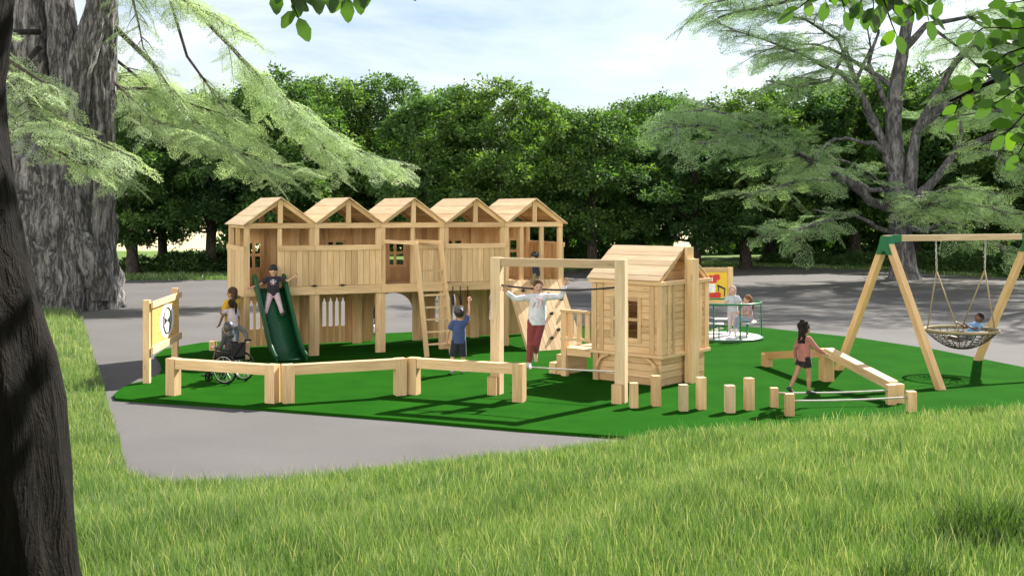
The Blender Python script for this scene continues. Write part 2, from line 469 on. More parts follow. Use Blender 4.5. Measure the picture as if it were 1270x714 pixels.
    if st != 'none':
        m_.ell(hp_(0, -.07, .10), (.44 * hh, .465 * hh, .47 * hh), HR)
        if st in ('long', 'curly', 'pony', 'bob'): m_.ell(hp_(0, -.14, -.08), (.43 * hh, .38 * hh, .42 * hh), HR)
        bk = HR @ Vector((0, -1, 0))
        if st == 'long':
            for x in (-.2, 0, .2): m_.cap(hp_(x, -.3, 0), hp_(x * 1.1, -.42, -1.15), .24 * hh, .13 * hh)
        if st == 'bob':
            for x in (-.28, 0, .28): m_.cap(hp_(x, -.25, 0), hp_(x * 1.1, -.2, -.55), .2 * hh, .15 * hh)
        if st == 'pony':
            m_.cap(hp_(0, -.42, .2), hp_(.05, -.66, -.1), .14 * hh, .2 * hh); m_.cap(hp_(.05, -.66, -.1), hp_(.1, -.6, -1.1), .2 * hh, .08 * hh)
        if st == 'curly':
            for i in range(26):
                a, zz = random.uniform(-2.6, 2.6), random.uniform(-1.15, .45)
                rr = .42 if zz > -.3 else .3
                m_.ell(hp_(rr * math.sin(a) * .95, -.12 - rr * abs(math.cos(a)) * .8, zz), (.16 * hh,) * 3, None, 8, 6)
            m_.ell(hp_(0, -.25, .52), (.26 * hh, .26 * hh, .2 * hh), HR)
        me = voxel(m_, vox * .9, 2); me.materials.append(cached(cloth_mat, hc, 0.35)); link('hair', me, root)
    if hat:
        kind_, hcx = hat
        m_ = MB()
        if kind_ == 'cap':
            m_.ell(hp_(0, -.03, .2), (.455 * hh, .49 * hh, .40 * hh), HR)
            m_.ell(hp_(0, .5, .2), (.32 * hh, .3 * hh, .04 * hh), HR)
            nm = 'cap'
        elif kind_ == 'hood':
            m_.ell(hp_(0, -.09, .05), (.50 * hh, .5 * hh, .6 * hh), HR); m_.cap(hp_(0, -.15, -.3), NB - Fw * .03 * h, .4 * hh, .42 * hh); nm = 'hood'
        else:
            m_.ell(hp_(0, -.04, .2), (.50 * hh, .56 * hh, .44 * hh), HR); nm = 'helmet'
            for x in (-.22, 0, .22): m_.cap(hp_(x, .3, .5), hp_(x, -.45, .48), .07 * hh, .07 * hh, 6)
        me = voxel(m_, vox * .8, 2); me.materials.append(cached(plain, hcx, 0.4)); hobj = link(nm, me, root)
        if kind_ == 'helmet':
            m_ = MB()
            for x in (-.32, -.11, .11, .32):
                m_.cap(hp_(x, .22, .54 - abs(x) * .35), hp_(x, -.40, .50 - abs(x) * .35), .035 * hh, .035 * hh, 6)
            m_.build('vent_stripe', cached(plain, (0.55, 0.55, 0.56), 0.4), hobj)
    J.update(P=P, NB=NB, HC=HC, T=T, Fw=Fw, Xb=Xb, h=h, tor=tor, hh=hh)
    return root, J
# ------------------------------------------------------------------ play tower (local: x along the front, y away from the viewer, z up)
W_, DP = 1.643, 2.16
U = Vector((.9156, .402, 0)).normalized()
tower = thing('play_tower', 'long timber play tower of five gabled bays with slide, ladder and climbing wall', 'play structure',
              (-6.2, 26.41, 0), math.atan2(U.y, U.x))
def one(name, mat_, parent, fn):
    m = MB(); fn(m); return m.build(name, mat_, parent)
def boards(m, x0, x1, y0, y1, z0, z1, bw=.145, gap=.008):
    n = max(1, round((x1 - x0) / bw)); w = (x1 - x0) / n
    for i in range(n):
        dz = random.uniform(-.004, .004); dy = random.uniform(-.0015, .0015)
        m.span(x0 + i * w + gap / 2, x0 + (i + 1) * w - gap / 2, y0 + dy, y1 + dy, z0 + dz, z1 + dz)
def boards_y(m, x0, x1, y0, y1, z0, z1, bw=.145, gap=.008):
    n = max(1, round((y1 - y0) / bw)); w = (y1 - y0) / n
    for i in range(n):
        m.span(x0, x1, y0 + i * w + gap / 2, y0 + (i + 1) * w - gap / 2, z0, z1 + random.uniform(-.004, .004))
def wall_with_window(m, x0, x1, y0, y1, z0, z1, wx0, wx1, wz0, wz1):
    boards(m, x0, wx0, y0, y1, z0, z1); boards(m, wx1, x1, y0, y1, z0, z1)
    boards(m, wx0, wx1, y0, y1, z0, wz0); boards(m, wx0, wx1, y0, y1, wz1, z1)
PANEL = {0: (.5, 1), 1: (0, 1), 2: (.5, 1), 3: (0, 1)}
for i in range(5):
    x0 = i * W_; x1 = x0 + W_
    for xx in (x0 + .058, x1 - .058):
        for yy in (.058, DP - .058):
            one('post', WOOD, tower, lambda m: m.box((xx, yy, 1.514), (.113, .112, 3.028)))
    one('eave_beam', WOOD, tower, lambda m: m.span(x0 + .003, x1 - .003, -.022, .09, 3.03, 3.15))
    one('eave_beam', WOOD, tower, lambda m: m.span(x0 + .003, x1 - .003, DP - .09, DP + .02, 3.03, 3.15))
    one('deck_beam', WOOD, tower, lambda m: m.span(x0 + .003, x1 - .003, -.055, -.003, 1.455, 1.655))
    one('deck_beam', WOOD, tower, lambda m: m.span(x0 + .003, x1 - .003, DP + .003, DP + .05, 1.455, 1.655))
    one('deck', WOODW, tower, lambda m: boards_y(m, x0 + .004, x1 - .004, .0, DP, 1.585, 1.62, .14))
    if i in PANEL:
        a, b = PANEL[i]
        one('front_panel', WOOD, tower, lambda m: boards(m, x0 + a * W_ - (.055 if a else 0), x0 + b * W_, -.03, -.003, 1.665, 2.535))
        one('top_rail', WOOD, tower, lambda m: m.span(x0 + a * W_ - (.06 if a else -.003), x0 + b * W_ - .003, -.065, -.033, 2.50, 2.625))
    for f in {0: (.5,), 2: (.5,), 4: (.29, .64)}.get(i, ()):
        xx = x0 + f * W_
        one('post', WOOD, tower, lambda m: m.box((xx, .05, 2.34), (.095, .095, 1.372)))
    one('post', WOODW, tower, lambda m: m.box((x0 + W_ * .5, DP - .072, 2.32), (.09, .08, 1.40)))
    # back wall of the upper storey with a four-pane window
    wx = x0 + (.62 if i == 0 else 1.05)
    back = one('back_wall', WOODW, tower, lambda m: wall_with_window(m, x0 + .003, x1 - .003, DP + .002, DP + .028, 1.62, 3.028, wx - .27, wx + .27, 1.98, 2.66))
    def wf(m):
        for xx in (wx - .27, wx, wx + .27): m.span(xx - .035, xx + .035, DP - .024, DP - .001, 1.95, 2.69)
        for zz in (1.98, 2.33, 2.66): m.span(wx - .235, wx + .235, DP - .022, DP - .003, zz - .035, zz + .035)
    one('window', WOODW, back, wf)
    # lower back wall
    yb0, yb1 = DP + .055, DP + .083
    def low(m):
        if i == 2:
            cx, hw, zs, zt = x0 + 1.02, .54, .80, 1.27
            boards(m, cx + hw, x1 - .003, yb0, yb1, .03, 1.455)
            out = [(x0 + .003, 1.455), (x0 + .003, zs)]
            out = [(cx - hw, zs)] + [(cx - hw * math.cos(RAD(a)), zs + (zt - zs) * math.sin(RAD(a))) for a in range(10, 180, 10)] + [(cx + hw, zs), (cx + hw, 1.455), (cx - hw, 1.455)]
            m.prism(out, yb0, yb1)
            boards(m, x0 + .003, cx - hw, yb0, yb1, .03, 1.455)
        else:
            s0 = x0 + {0: .46, 1: .69, 3: .5, 4: .42}[i]
            boards(m, x0 + .003, s0, yb0, yb1, .03, 1.455)
            p = .165
            for k in range(5):
                m.span(s0 + k * p + .003, s0 + k * p + .065, yb0, yb1, .03, 1.455)
                if k < 4:
                    a, b = s0 + k * p + .068, s0 + (k + 1) * p
                    m.span(a, b, yb0, yb1, .03, .46)
                    zt = 1.08; c = (a + b) / 2
                    m.prism([(a, 1.455), (a, zt), (a + .02, zt + .03), (c - .02, zt + .04), (c - .02, zt + .10), (c + .02, zt + .10), (c + .02, zt + .04), (b - .02, zt + .03), (b, zt), (b, 1.455)], yb0, yb1)
            boards(m, s0 + 4 * p + .068, x1 - .003, yb0, yb1, .03, 1.455)
    one('lower_wall', WOODW, tower, low)
    # roof
    xl = x0 - (.07 if i == 0 else -.002); xr = x1 + (.07 if i == 4 else -.002)
    xm = x0 + W_ / 2; zr, ze = 3.752, 3.150
    sl = (zr - ze) / (W_ / 2)
    def roof(m):
        for side in (-1, 1):
            xe = xl if side < 0 else xr
            ex = abs(xe - xm); L = math.hypot(ex, sl * ex); n = 6; w = L / n
            dx, dz = ex / L * side, -sl * ex / L
            ang = math.atan2(dz * side, abs(dx)) * side
            for k in range(n):
                t = (k + .5) * w
                y0 = -.15 + random.uniform(-.008, .008)
                m.box((xm + dx * t, (y0 + DP + .14) / 2, zr + dz * t + .005 + .004 * (k % 2)), (w - .005, DP + .14 - y0, .022),
                      Matrix.Rotation(math.atan2(sl, 1) * side, 3, 'Y'))
    rf = one('roof', WOODR, tower, roof)
    for yy in (.01, DP - .01):
        for side in (-1, 1):
            one('rafter', WOOD, rf, lambda m: m.beam((xm + side * (W_ / 2 - .02), yy, 3.153 - .028), (xm + side * .02, yy, 3.70 - .032), .055, .10))
        one('king_post', WOOD, rf, lambda m: m.box((xm, yy + (.0 if yy > 1 else -.03), 3.435), (.11, .07, .57)))
# ends
for xx, sx in ((0, -1), (5 * W_, 1)):
    def side(m):
        boards_y(m, xx + (.003 if sx > 0 else -.028), xx + (.028 if sx > 0 else -.003), .0, DP, 1.44, 2.53)
    sp = one('side_panel', WOOD if sx < 0 else WOODW, tower, side)
    one('top_rail', WOOD, tower, lambda m: m.span(xx + sx * .03 - .018, xx + sx * .03 + .018, -.03, DP + .02, 2.50, 2.615))
    one('eave_beam', WOOD, tower, lambda m: m.span(xx - sx * .10, xx - sx * .004, .094, DP - .094, 3.035, 3.145))
    one('post', WOODW, tower, lambda m: m.box((xx - sx * .055, DP * .55, 2.33), (.09, .09, 1.40)))
    one('deck_beam', WOOD, tower, lambda m: m.span(xx - sx * .06, xx - sx * .004, .12, DP - .12, 1.455, 1.58))
for xx in (1.62, 2.3, 4.95):
    b = MB(); b.tube([Vector((xx + .05 * math.cos(a), -.075, 1.665 + .018 * math.sin(a))) for a in np.linspace(0, 2 * PI, 12, endpoint=False)], .009, 6, closed=True)
    b.cap((xx - .09, -.075, 1.66), (xx + .09, -.075, 1.668), .008, .008, 6)
    b.build('rope_ring', ROPEB, tower)
# slide
path = [(-.02, 1.655), (.10, 1.64), (.18, 1.57), (.45, 1.27), (.75, .92), (1.0, .62), (1.18, .42), (1.35, .28), (1.55, .20), (1.78, .17)]
HGT = [.30, .34, .33, .29, .27, .26, .25, .22, .17, .10]
_t = np.linspace(0, len(path) - 1, 46)
def _sm(a): 
    a = np.interp(_t, range(len(path)), a)
    for _ in range(4): a[1:-1] = (a[:-2] + 2 * a[1:-1] + a[2:]) / 4
    return a
HGT = list(_sm(HGT)); path = list(zip(_sm([p[0] for p in path]), _sm([p[1] for p in path])))
def sl_u(o): return .545 + .085 * o
def slide_floor(m):
    n = len(path)
    for k in range(n - 1):
        (o0, z0), (o1, z1) = path[k], path[k + 1]
        base = len(m.v)
        for (o, z) in ((o0, z0), (o1, z1)):
            u = sl_u(o)
            for q, dz in ((-.315, 0), (.315, 0), (.315, -.03), (-.315, -.03)): m.v.append((u + q, -o, z + dz))
        for a, b in ((0, 1), (1, 2), (2, 3), (3, 0)):
            m.f.append((base + a, base + 4 + a, base + 4 + b, base + b)); m.uv.append([(0, 0)] * 4); m.t.append(.5); m.sm.append(a in (0, 2))
slide = one('slide', GREENP, tower, slide_floor)
for sx in (-1, 1):
    def lip(m):
        n = len(path); prof = []
        hgt = HGT
        base = len(m.v)
        for (o, z), hh_ in zip(path, hgt):
            u = sl_u(o); a, b = sx * .305, sx * .35
            for q, dz in ((a, -.035), (a, hh_ - .015), (sx * .32, hh_), (sx * .36, hh_), (sx * .372, hh_ - .015), (b, -.035)):
                m.v.append((u + q, -o - (.10 * dz if o > .1 else 0), z + dz))
        for k in range(n - 1):
            for a in range(6):
                b = (a + 1) % 6
                m.f.append((base + k * 6 + a, base + (k + 1) * 6 + a, base + (k + 1) * 6 + b, base + k * 6 + b)); m.uv.append([(0, 0)] * 4); m.t.append(.5); m.sm.append(True)
        for k in (0, n - 1):
            m.f.append(tuple(base + k * 6 + a for a in range(6))); m.uv.append([(0, 0)] * 6); m.t.append(.5); m.sm.append(False)
    one('slide_wall', GREENP, slide, lip)
one('slide_leg', GREENM, slide, lambda m: m.cap((sl_u(1.4) + .15, -1.4, 0), (sl_u(1.4) + .15, -1.4, .25), .02, .02, 8))
# ladder
lad = bpy.data.objects.new('ladder', None); COL.objects.link(lad); lad.parent = tower
one('handrail', WOOD, lad, lambda m: m.beam((3.36, -.05, 2.70), (3.98, -.72, 2.665), .06, .085)); one('handrail', WOOD, lad, lambda m: m.beam((4.16, -.05, 2.70), (4.63, -.64, 2.665), .06, .085))
LF = [Vector((4.0, -1.33, 0)), Vector((4.66, -1.25, 0))]; LT = [Vector((3.95, -.70, 2.64)), Vector((4.61, -.62, 2.64))]
for k in range(2): one('stringer', WOOD, lad, lambda m: m.beam(LF[k], LT[k], .15, .065, up=(1, .1, 0)))
for k in range(7):
    t = .11 + k * .108
    one('rung', WOOD, lad, lambda m: m.beam(LF[0].lerp(LT[0], t), LF[1].lerp(LT[1], t), .09, .04))
# climbing wall
def ramp(m):
    n = 12; x0, x1 = 6.62, 8.14; w = (x1 - x0) / n
    a, b = Vector((0, -1.32, .0)), Vector((0, -.06, 1.66))
    for k in range(n):
        xx = x0 + (k + .5) * w
        m.beam(a + Vector((xx, 0, 0)), b + Vector((xx, 0, random.uniform(-.005, .005))), w - .006, .03, up=(0, -.8, .6))
    for xx in (x0 + .05, x1 - .05): m.beam((xx, -1.24, .0), (xx, -.02, 1.60), .07, .09, up=(0, -.8, .6))
cw = one('climbing_wall', WOOD, tower, ramp)
HOLD = cached(plain, (0.03, 0.028, 0.026), 0.6)
HN = Vector((0, -.797, .604))
for (hx, t) in ((6.95, .84), (7.32, .62), (7.2, .42), (7.62, .78), (7.85, .48), (7.6, .27), (7.95, .70), (7.35, .16), (6.98, .36), (7.92, .20), (7.55, .50)):
    c = Vector((hx, -1.32, 0)).lerp(Vector((hx, -.06, 1.66)), t) + HN * .03
    b = MB(); b.ell(c, (.055, .05, .04), None, 8, 6); b.ell(c + Vector((.02, 0, .02)), (.035, .045, .03), None, 8, 6)
    b.build('climbing_hold', HOLD, cw)
# hanging hand grips under the deck beam
for k, xx in enumerate((5.12, 5.32, 5.52)):
    b = MB(); b.cap((xx, -.09, 1.55), (xx, -.09, 1.30), .012, .012, 6)
    b.cap((xx, -.09, 1.30), (xx + .01, -.10, 1.12), .035, .03, 8)
    b.build('hand_grip', ROPEB, tower)

# ------------------------------------------------------------------ small playhouse with a porch
ph = thing('playhouse', 'small timber playhouse with sloping plank roof, square window and raised porch', 'playhouse', (2.93, 22.27, 0), RAD(50))
EX, EY = 1.75, 1.66
def planks_x(m, y0, y1, x0, x1, z0, z1, hgt=.14, gap=.009):
    n = round((z1 - z0) / hgt); h_ = (z1 - z0) / n
    for k in range(n):
        d = random.uniform(-.003, .003); m.span(x0, x1, y0 + d, y1 + d, z0 + k * h_ + gap / 2, z0 + (k + 1) * h_ - gap / 2)
def planks_y(m, x0, x1, y0, y1, z0, z1, hgt=.14, gap=.009, hole=None):
    n = round((z1 - z0) / hgt); h_ = (z1 - z0) / n
    for k in range(n):
        a, b = z0 + k * h_ + gap / 2, z0 + (k + 1) * h_ - gap / 2
        d = random.uniform(-.003, .003)
        if hole and b > hole[2] and a < hole[3]:
            m.span(x0 + d, x1 + d, y0, hole[0], a, b); m.span(x0 + d, x1 + d, hole[1], y1, a, b)
        else: m.span(x0 + d, x1 + d, y0, y1, a, b)
def base_(m):
    planks_y(m, .05, .08, .05, EY - .05, .0, .55); planks_y(m, EX - .08, EX - .05, .05, EY - .05, .0, .55)
    planks_x(m, .05, .08, .083, EX - .083, .0, .55); planks_x(m, EY - .08, EY - .05, .083, EX - .083, .0, .55)
one('base_wall', WOOD, ph, base_)
def ledge(m):
    m.span(-.05, .06, -.05, EY + .05, .555, .615); m.span(EX - .06, EX + .05, -.05, EY + .05, .555, .615)
    m.span(.062, EX - .062, -.05, .06, .555, .615); m.span(.062, EX - .062, EY - .06, EY + .05, .555, .615)
one('ledge', WOOD, ph, ledge)
one('floor', WOODW, ph, lambda m: boards(m, .063, EX - .063, .063, EY - .063, .57, .60))
WY0, WY1, WZ0, WZ1 = .54, 1.14, .90, 1.66
wl = one('plank_wall', WOOD, ph, lambda m: planks_y(m, .0, .03, .0, EY, .617, 1.98, hole=(WY0, WY1, WZ0, WZ1)))
one('plank_wall', WOOD, ph, lambda m: planks_y(m, EX - .03, EX, .0, EY, .617, 1.98))
one('plank_wall', WOOD, ph, lambda m: planks_x(m, .0, .03, .033, EX - .033, .617, 1.98))
one('plank_wall', WOOD, ph, lambda m: planks_x(m, EY - .03, EY, .033, .45, .617, 1.98))
one('plank_wall', WOOD, ph, lambda m: planks_x(m, EY - .03, EY, 1.1, EX - .033, .617, 1.98))
def wframe(m):
    x0, x1 = -.028, .05
    m.span(x0, x1, WY0 - .07, WY0 + .01, WZ0 - .07, WZ1 + .07); m.span(x0, x1, WY1 - .01, WY1 + .07, WZ0 - .07, WZ1 + .07)
    for z in (WZ0, WZ1): m.span(x0 + .002, x1 - .002, WY0 + .01, WY1 - .01, z - .07 if z == WZ0 else z - .01, z + .01 if z == WZ0 else z + .07)
    m.span(x0 + .004, x1 - .004, (WY0 + WY1) / 2 - .035, (WY0 + WY1) / 2 + .035, WZ0 + .01, WZ1 - .01)
    zc = (WZ0 + WZ1) / 2
    for a, b in ((WY0 + .01, (WY0 + WY1) / 2 - .036), ((WY0 + WY1) / 2 + .036, WY1 - .01)): m.span(x0 + .006, x1 - .006, a, b, zc - .03, zc + .03)
one('window_frame', WOOD, wl, wframe)
for (y0, y1) in ((-.02, .10), (.17, .27), (EY - .27, EY - .17), (EY - .10, EY + .02)):
    one('batten', WOOD, ph, lambda m: m.span(-.026, -.004, y0, y1, .62, 1.97))
for (x0, x1) in ((-.002, .10), (.20, .28), (.38, .45), (1.22, 1.30), (1.40, 1.48), (1.62, EX + .02)):
    one('batten', WOOD, ph, lambda m: m.span(x0, x1, -.026, -.004, .62, 1.97))
def plate(m):
    m.span(-.07, .05, -.07, EY + .06, 1.985, 2.055); m.span(EX - .05, EX + .07, -.07, EY + .06, 1.985, 2.055)
    m.span(.052, EX - .052, -.07, .05, 1.985, 2.055); m.span(.052, EX - .052, EY - .05, EY + .06, 1.985, 2.055)
one('wall_plate', WOOD, ph, plate)
def roof2(m):
    xm, zr, ze, xe = EX / 2, 2.72, 2.07, -.09
    for side in (-1, 1):
        ex = xm - xe; dz = zr - ze; L = math.hypot(ex, dz); n = 7; w = L / n
        ang = math.atan2(dz, ex) * side
        for k in range(n):
            t = (k + .5) * w / L
            m.box((xm + side * ex * t, EY / 2 + .055 + random.uniform(-.006, .006), zr - dz * t + .003 * (k % 2)), (w - .005, EY + .09, .024), Matrix.Rotation(ang, 3, 'Y'))
rf = one('roof', WOODR, ph, roof2)
for yy in (.05, EY - .02):
    for side in (-1, 1): one('rafter', WOODW, rf, lambda m: m.beam((EX / 2 + side * (EX / 2 - .03), yy, 2.06), (EX / 2 + side * .03, yy, 2.655), .05, .07))
def gable(m):
    for k in range(3):
        z0 = 2.06 + k * .18; x = .19 + k * .235
        m.span(x, EX - x, .30, .325, z0, z0 + .17)
one('gable_board', WOODW, rf, gable)
one('chimney_post', WOOD, ph, lambda m: m.span(.80, 1.07, -.20, -.09, .0, 2.48)); one('chimney_post', WOOD, ph, lambda m: m.span(.80, 1.05, -.086, -.03, .0, 2.72))
for y0, sg in ((.10, 1), (EY - .10, -1)):
    def brace(m):
        pts = [Vector((-.02, y0 + sg * .30 * (1 - math.cos(RAD(a))), .20 + .33 * math.sin(RAD(a)))) for a in range(0, 91, 15)]
        for p, q in zip(pts[:-1], pts[1:]): m.beam(p, q, .05, .05, up=(1, 0, 0))
    one('brace', WOODW, ph, brace)
one('batten', WOOD, ph, lambda m: m.span(-.01, .045, EY - .13, EY - .005, .0, .553))
# porch
PY0, PY1 = EY + .055, 2.46
one('porch_deck', WOOD, ph, lambda m: boards_y(m, -.02, 1.35, PY0, PY1, .565, .60, .12))
one('porch_beam', WOOD, ph, lambda m: m.span(.0, .05, PY0, PY1 - .13, .44, .563)); one('porch_beam', WOOD, ph, lambda m: m.span(1.25, 1.3, PY0, PY1, .44, .563))
for xx in (.02, 1.27): one('post', WOOD, ph, lambda m: m.span(xx - .055, xx + .055, PY1 - .125, PY1, .0, 1.33 if xx < 1 else .563))
def railing(m):
    m.span(-.045, .0, PY0 - .02, PY1 + .01, .755, .815); m.span(-.05, .06, PY0 - .02, PY1 + .02, 1.335, 1.385)
    for y0 in (PY0 + .03, PY0 + .24, PY0 + .45): m.span(.002, .028, y0, y0 + .12, .74, 1.333)
one('railing', WOOD, ph, railing)
one('railing', WOOD, ph, lambda m: (m.span(1.28, 1.32, PY0, PY1, .755, .815), m.span(1.26, 1.34, PY0, PY1, 1.335, 1.385), m.span(1.24, 1.28, PY1 - .1, PY1, .57, 1.333), *[m.span(1.25, 1.279, y0, y0 + .1, .74, 1.333) for y0 in (PY0 + .05, PY0 + .26)]))
for k in range(2):
    one('step', WOOD, ph, lambda m: m.span(.10, .95, PY1 + .04 + k * .2, PY1 + .22 + k * .2, .0, .42 - k * .19))

# ------------------------------------------------------------------ balance beams in front
def bal(px0, py0, px1, py1, label):
    a, b = g(px0, py0), g(px1, py1)
    d = b - a; L = d.length; rz = math.atan2(d.y, d.x)
    t = thing('balance_beam', label, 'balance beam', a, rz, 'timber balance beams in a zigzag along the turf edge')
    for xx in (0.0, L): one('post', WOOD, t, lambda m: m.box((xx, 0, .345), (.20, .20, .69)))
    one('beam', WOOD, t, lambda m: m.span(.103, L - .103, -.085, .085, .50, .682))
bal(215, 489.5, 338, 499, 'pale balance beam nearest the sign panel, wheelchair behind it')
bal(357, 499, 496, 489.5, 'pale balance beam directly below the green slide')
bal(513, 488.5, 644, 497.5, 'pale balance beam beside the tall rope frame, in front of the ladder')

# ------------------------------------------------------------------ rope traverse frame
A, B = g(616.5, 488), g(770.5, 498.5)
d = B - A; L = d.length
tv = thing('rope_frame', 'tall timber goalpost frame with a black rope and a low slackline', 'rope traverse', A, math.atan2(d.y, d.x))
for xx in (0, L):
    one('post', WOODG, tv, lambda m: m.box((xx, 0, 1.285), (.19, .19, 2.57)))
    one('foot_block', WOOD, tv, lambda m: m.box((xx + (-.02 if xx == 0 else -.03), -.155, .17), (.18, .115, .34)))
one('beam', WOODG, tv, lambda m: m.span(.098, L - .098, -.07, .07, 2.41, 2.56))
def sag(m, z0, z1, s, r, y=0):
    m.tube([Vector((.09 + (L - .18) * t, y, z0 + (z1 - z0) * t - s * 4 * t * (1 - t))) for t in np.linspace(0, 1, 17)], r, 6)
one('hand_rope', ROPEB, tv, lambda m: sag(m, 2.05, 2.07, .07, .018))
one('slackline', ROPEP, tv, lambda m: sag(m, .545, .545, .012, .015))

# ------------------------------------------------------------------ stepping posts
SP = [(786, 475, 507, 11, 'pale stepping post at the foot of the rope frame, before the playhouse'),
      (813.5, 466, 505, 12, 'tall pale stepping post just below the playhouse corner'),
      (847.5, 477, 511, 12, 'greyish stepping post in front of the chimney plank of the playhouse'),
      (869.5, 468, 509, 12, 'tall warm stepping post at the right corner of the playhouse'),
      (905, 478, 513, 13, 'greyest short stepping post, standing alone on the open turf'),
      (929, 469, 510, 12, 'tall stepping post next to the slackline start posts')]
for px, yt, yf, w, lab in SP:
    p = g(px, yf - 2); h_ = (yf - yt - 1.5) * p.y / F; ww = w * p.y / F * .86
    m = MB(); m.box((0, 0, h_ / 2), (ww, ww, h_))
    o = m.build('stepping_post', WOODG if 'grey' in lab else WOOD, None); o.location = p; o.rotation_euler = (0, 0, RAD(random.uniform(5, 14)))
    tag(o, lab, 'stepping post', 'square stepping posts on the turf')
m = MB(); m.box((0, 0, .11), (.15, .15, .22)); o = m.build('stepping_post', WOOD); o.location = g(264, 434); tag(o, 'low timber post stub behind the wheelchair by the tower', 'stepping post', 'square stepping posts on the turf')

# ------------------------------------------------------------------ slackline between four low posts
S1, S2, S3, S4 = g(960, 504.5), g(979, 515), g(1105, 501), g(1130, 510)
sk = thing('slackline_course', 'two low slacklines stretched between four short timber posts', 'slackline', S1)
for p, hgt, w in ((S1, .34, .13), (S2, .37, .145), (S3, .35, .15), (S4, .35, .15)):
    q = p - S1; one('post', WOOD, sk, lambda m: m.box((q.x, q.y, hgt / 2), (w, w, hgt)))
for a, b in ((S1, S3), (S2, S4)):
    q0, q1 = a - S1, b - S1
    one('slackline', ROPEP, sk, lambda m: m.tube([q0.lerp(q1, t) + Vector((0, 0, .25 - .02 * 4 * t * (1 - t))) for t in np.linspace(.0, 1, 11)], .016, 6))

# ------------------------------------------------------------------ rising and falling beam
B1, B2, B3 = g(951, 454), g(1025, 472), g(1112, 499)
rb = thing('rising_beam', 'timber balance beam rising to a tall post then sloping down', 'balance beam', B1)
q2, q3 = B2 - B1, B3 - B1
one('post', WOODW, rb, lambda m: m.box((0, 0, .14), (.20, .17, .28), Matrix.Rotation(math.atan2(q2.y, q2.x), 3, 'Z')))
one('post', WOODW, rb, lambda m: m.box((q2.x, q2.y, .325), (.22, .24, .65), Matrix.Rotation(.2, 3, 'Z')))
one('post', WOOD, rb, lambda m: m.box((q3.x, q3.y, .17), (.22, .16, .34), Matrix.Rotation(.1, 3, 'Z')))
one('beam', WOODW, rb, lambda m: m.beam(Vector((.05, .02, .215)) - q2.normalized() * .15, q2 + Vector((-.06, 0, .56)), .16, .16))
dq = (q3 - q2).normalized()
one('beam', WOOD, rb, lambda m: m.beam(q2 + dq * .08 + Vector((0, 0, .60)), q3 + Vector((0, 0, .29)) - dq * .12, .19, .16))

# ------------------------------------------------------------------ basket swing
AL = Vector((7.67, 23.3, 2.86)); BD = Vector((3.66, 1.58, 0)); SW = BD.length; bd = BD.normalized(); nd = Vector((-bd.y, bd.x, 0))
sw = thing('basket_swing', 'timber A-frame swing with green metal corner brackets and net basket', 'swing', (AL.x, AL.y, 0), math.atan2(BD.y, BD.x))
for xx, s in ((0, -1), (SW, 1)):
    for yy in (-1, 1):
        one('leg', WOODW, sw, lambda m: m.beam((xx + s * .0, yy * 1.50, -.02), (xx, yy * .085, 2.74), .135, .135, up=(1, 0, 0)))
    def brk(m):
        m.prism([(-.09, 2.93), (.09, 2.93), (.16, 2.72), (.23, 2.55), (.09, 2.55), (.05, 2.62), (-.05, 2.62), (-.09, 2.55), (-.23, 2.55), (-.16, 2.72)], -.085, .085, Matrix.Translation((xx, 0, 0)) @ Matrix.Rotation(PI / 2, 4, 'Z'))
        m.span(xx - s * .085, xx - s * .32, -.078, .078, 2.80, 2.955) if s < 0 else m.span(xx - .32, xx - .085, -.078, .078, 2.80, 2.955)
    one('bracket', GREENM, sw, brk)
one('beam', WOODG, sw, lambda m: m.span(-.05, SW + .05, -.068, .068, 2.82, 2.945))
HC_, RR, RZ = SW / 2, .74, .93
one('basket_rim', ROPET, sw, lambda m: m.tube([(HC_ + RR * math.cos(a), RR * math.sin(a), RZ) for a in np.linspace(0, 2 * PI, 40, endpoint=False)], .032, 8, closed=True))
def net(m):
    def bowl(r, a): return Vector((HC_ + r * RR * math.cos(a), r * RR * math.sin(a), RZ - .40 * (1 - r ** 2.2)))
    for k in range(26):
        a = 2 * PI * k / 26
        m.tube([bowl(r, a) for r in (.12, .3, .5, .7, .85, .95, 1.0)], .0085, 5)
    for r in (.12, .22, .32, .42, .52, .62, .71, .80, .88, .95):
        m.tube([bowl(r, a) for a in np.linspace(0, 2 * PI, 36, endpoint=False)], .0085, 5, closed=True)
one('net', cached(plain, (0.05, 0.043, 0.03), 0.8), sw, net)
for sx in (-1, 1):
    hx = HC_ + sx * .69; top = Vector((hx, 0, 2.82)); mid = Vector((hx, 0, 2.18)) + Vector((-.02 * sx, 0, 0))
    one('rope', ROPET, sw, lambda m: (m.tube([mid, Vector((HC_ + sx * .70, -sx * .24, RZ))], .016, 6), m.tube([mid, Vector((HC_ + sx * .54, sx * .50, RZ))], .016, 6)))
    def chain(m):
        for k in range(9):
            z = 2.80 - k * .07; ax = Vector((.018, 0, 0)) if k % 2 else Vector((0, .018, 0))
            m.tube([Vector((hx - .02 * sx * k / 8, 0, z)) + ax * math.cos(a) + Vector((0, 0, .045 * math.sin(a))) for a in np.linspace(0, 2 * PI, 10, endpoint=False)], .008, 5, closed=True)
    one('chain', STEEL, sw, chain)

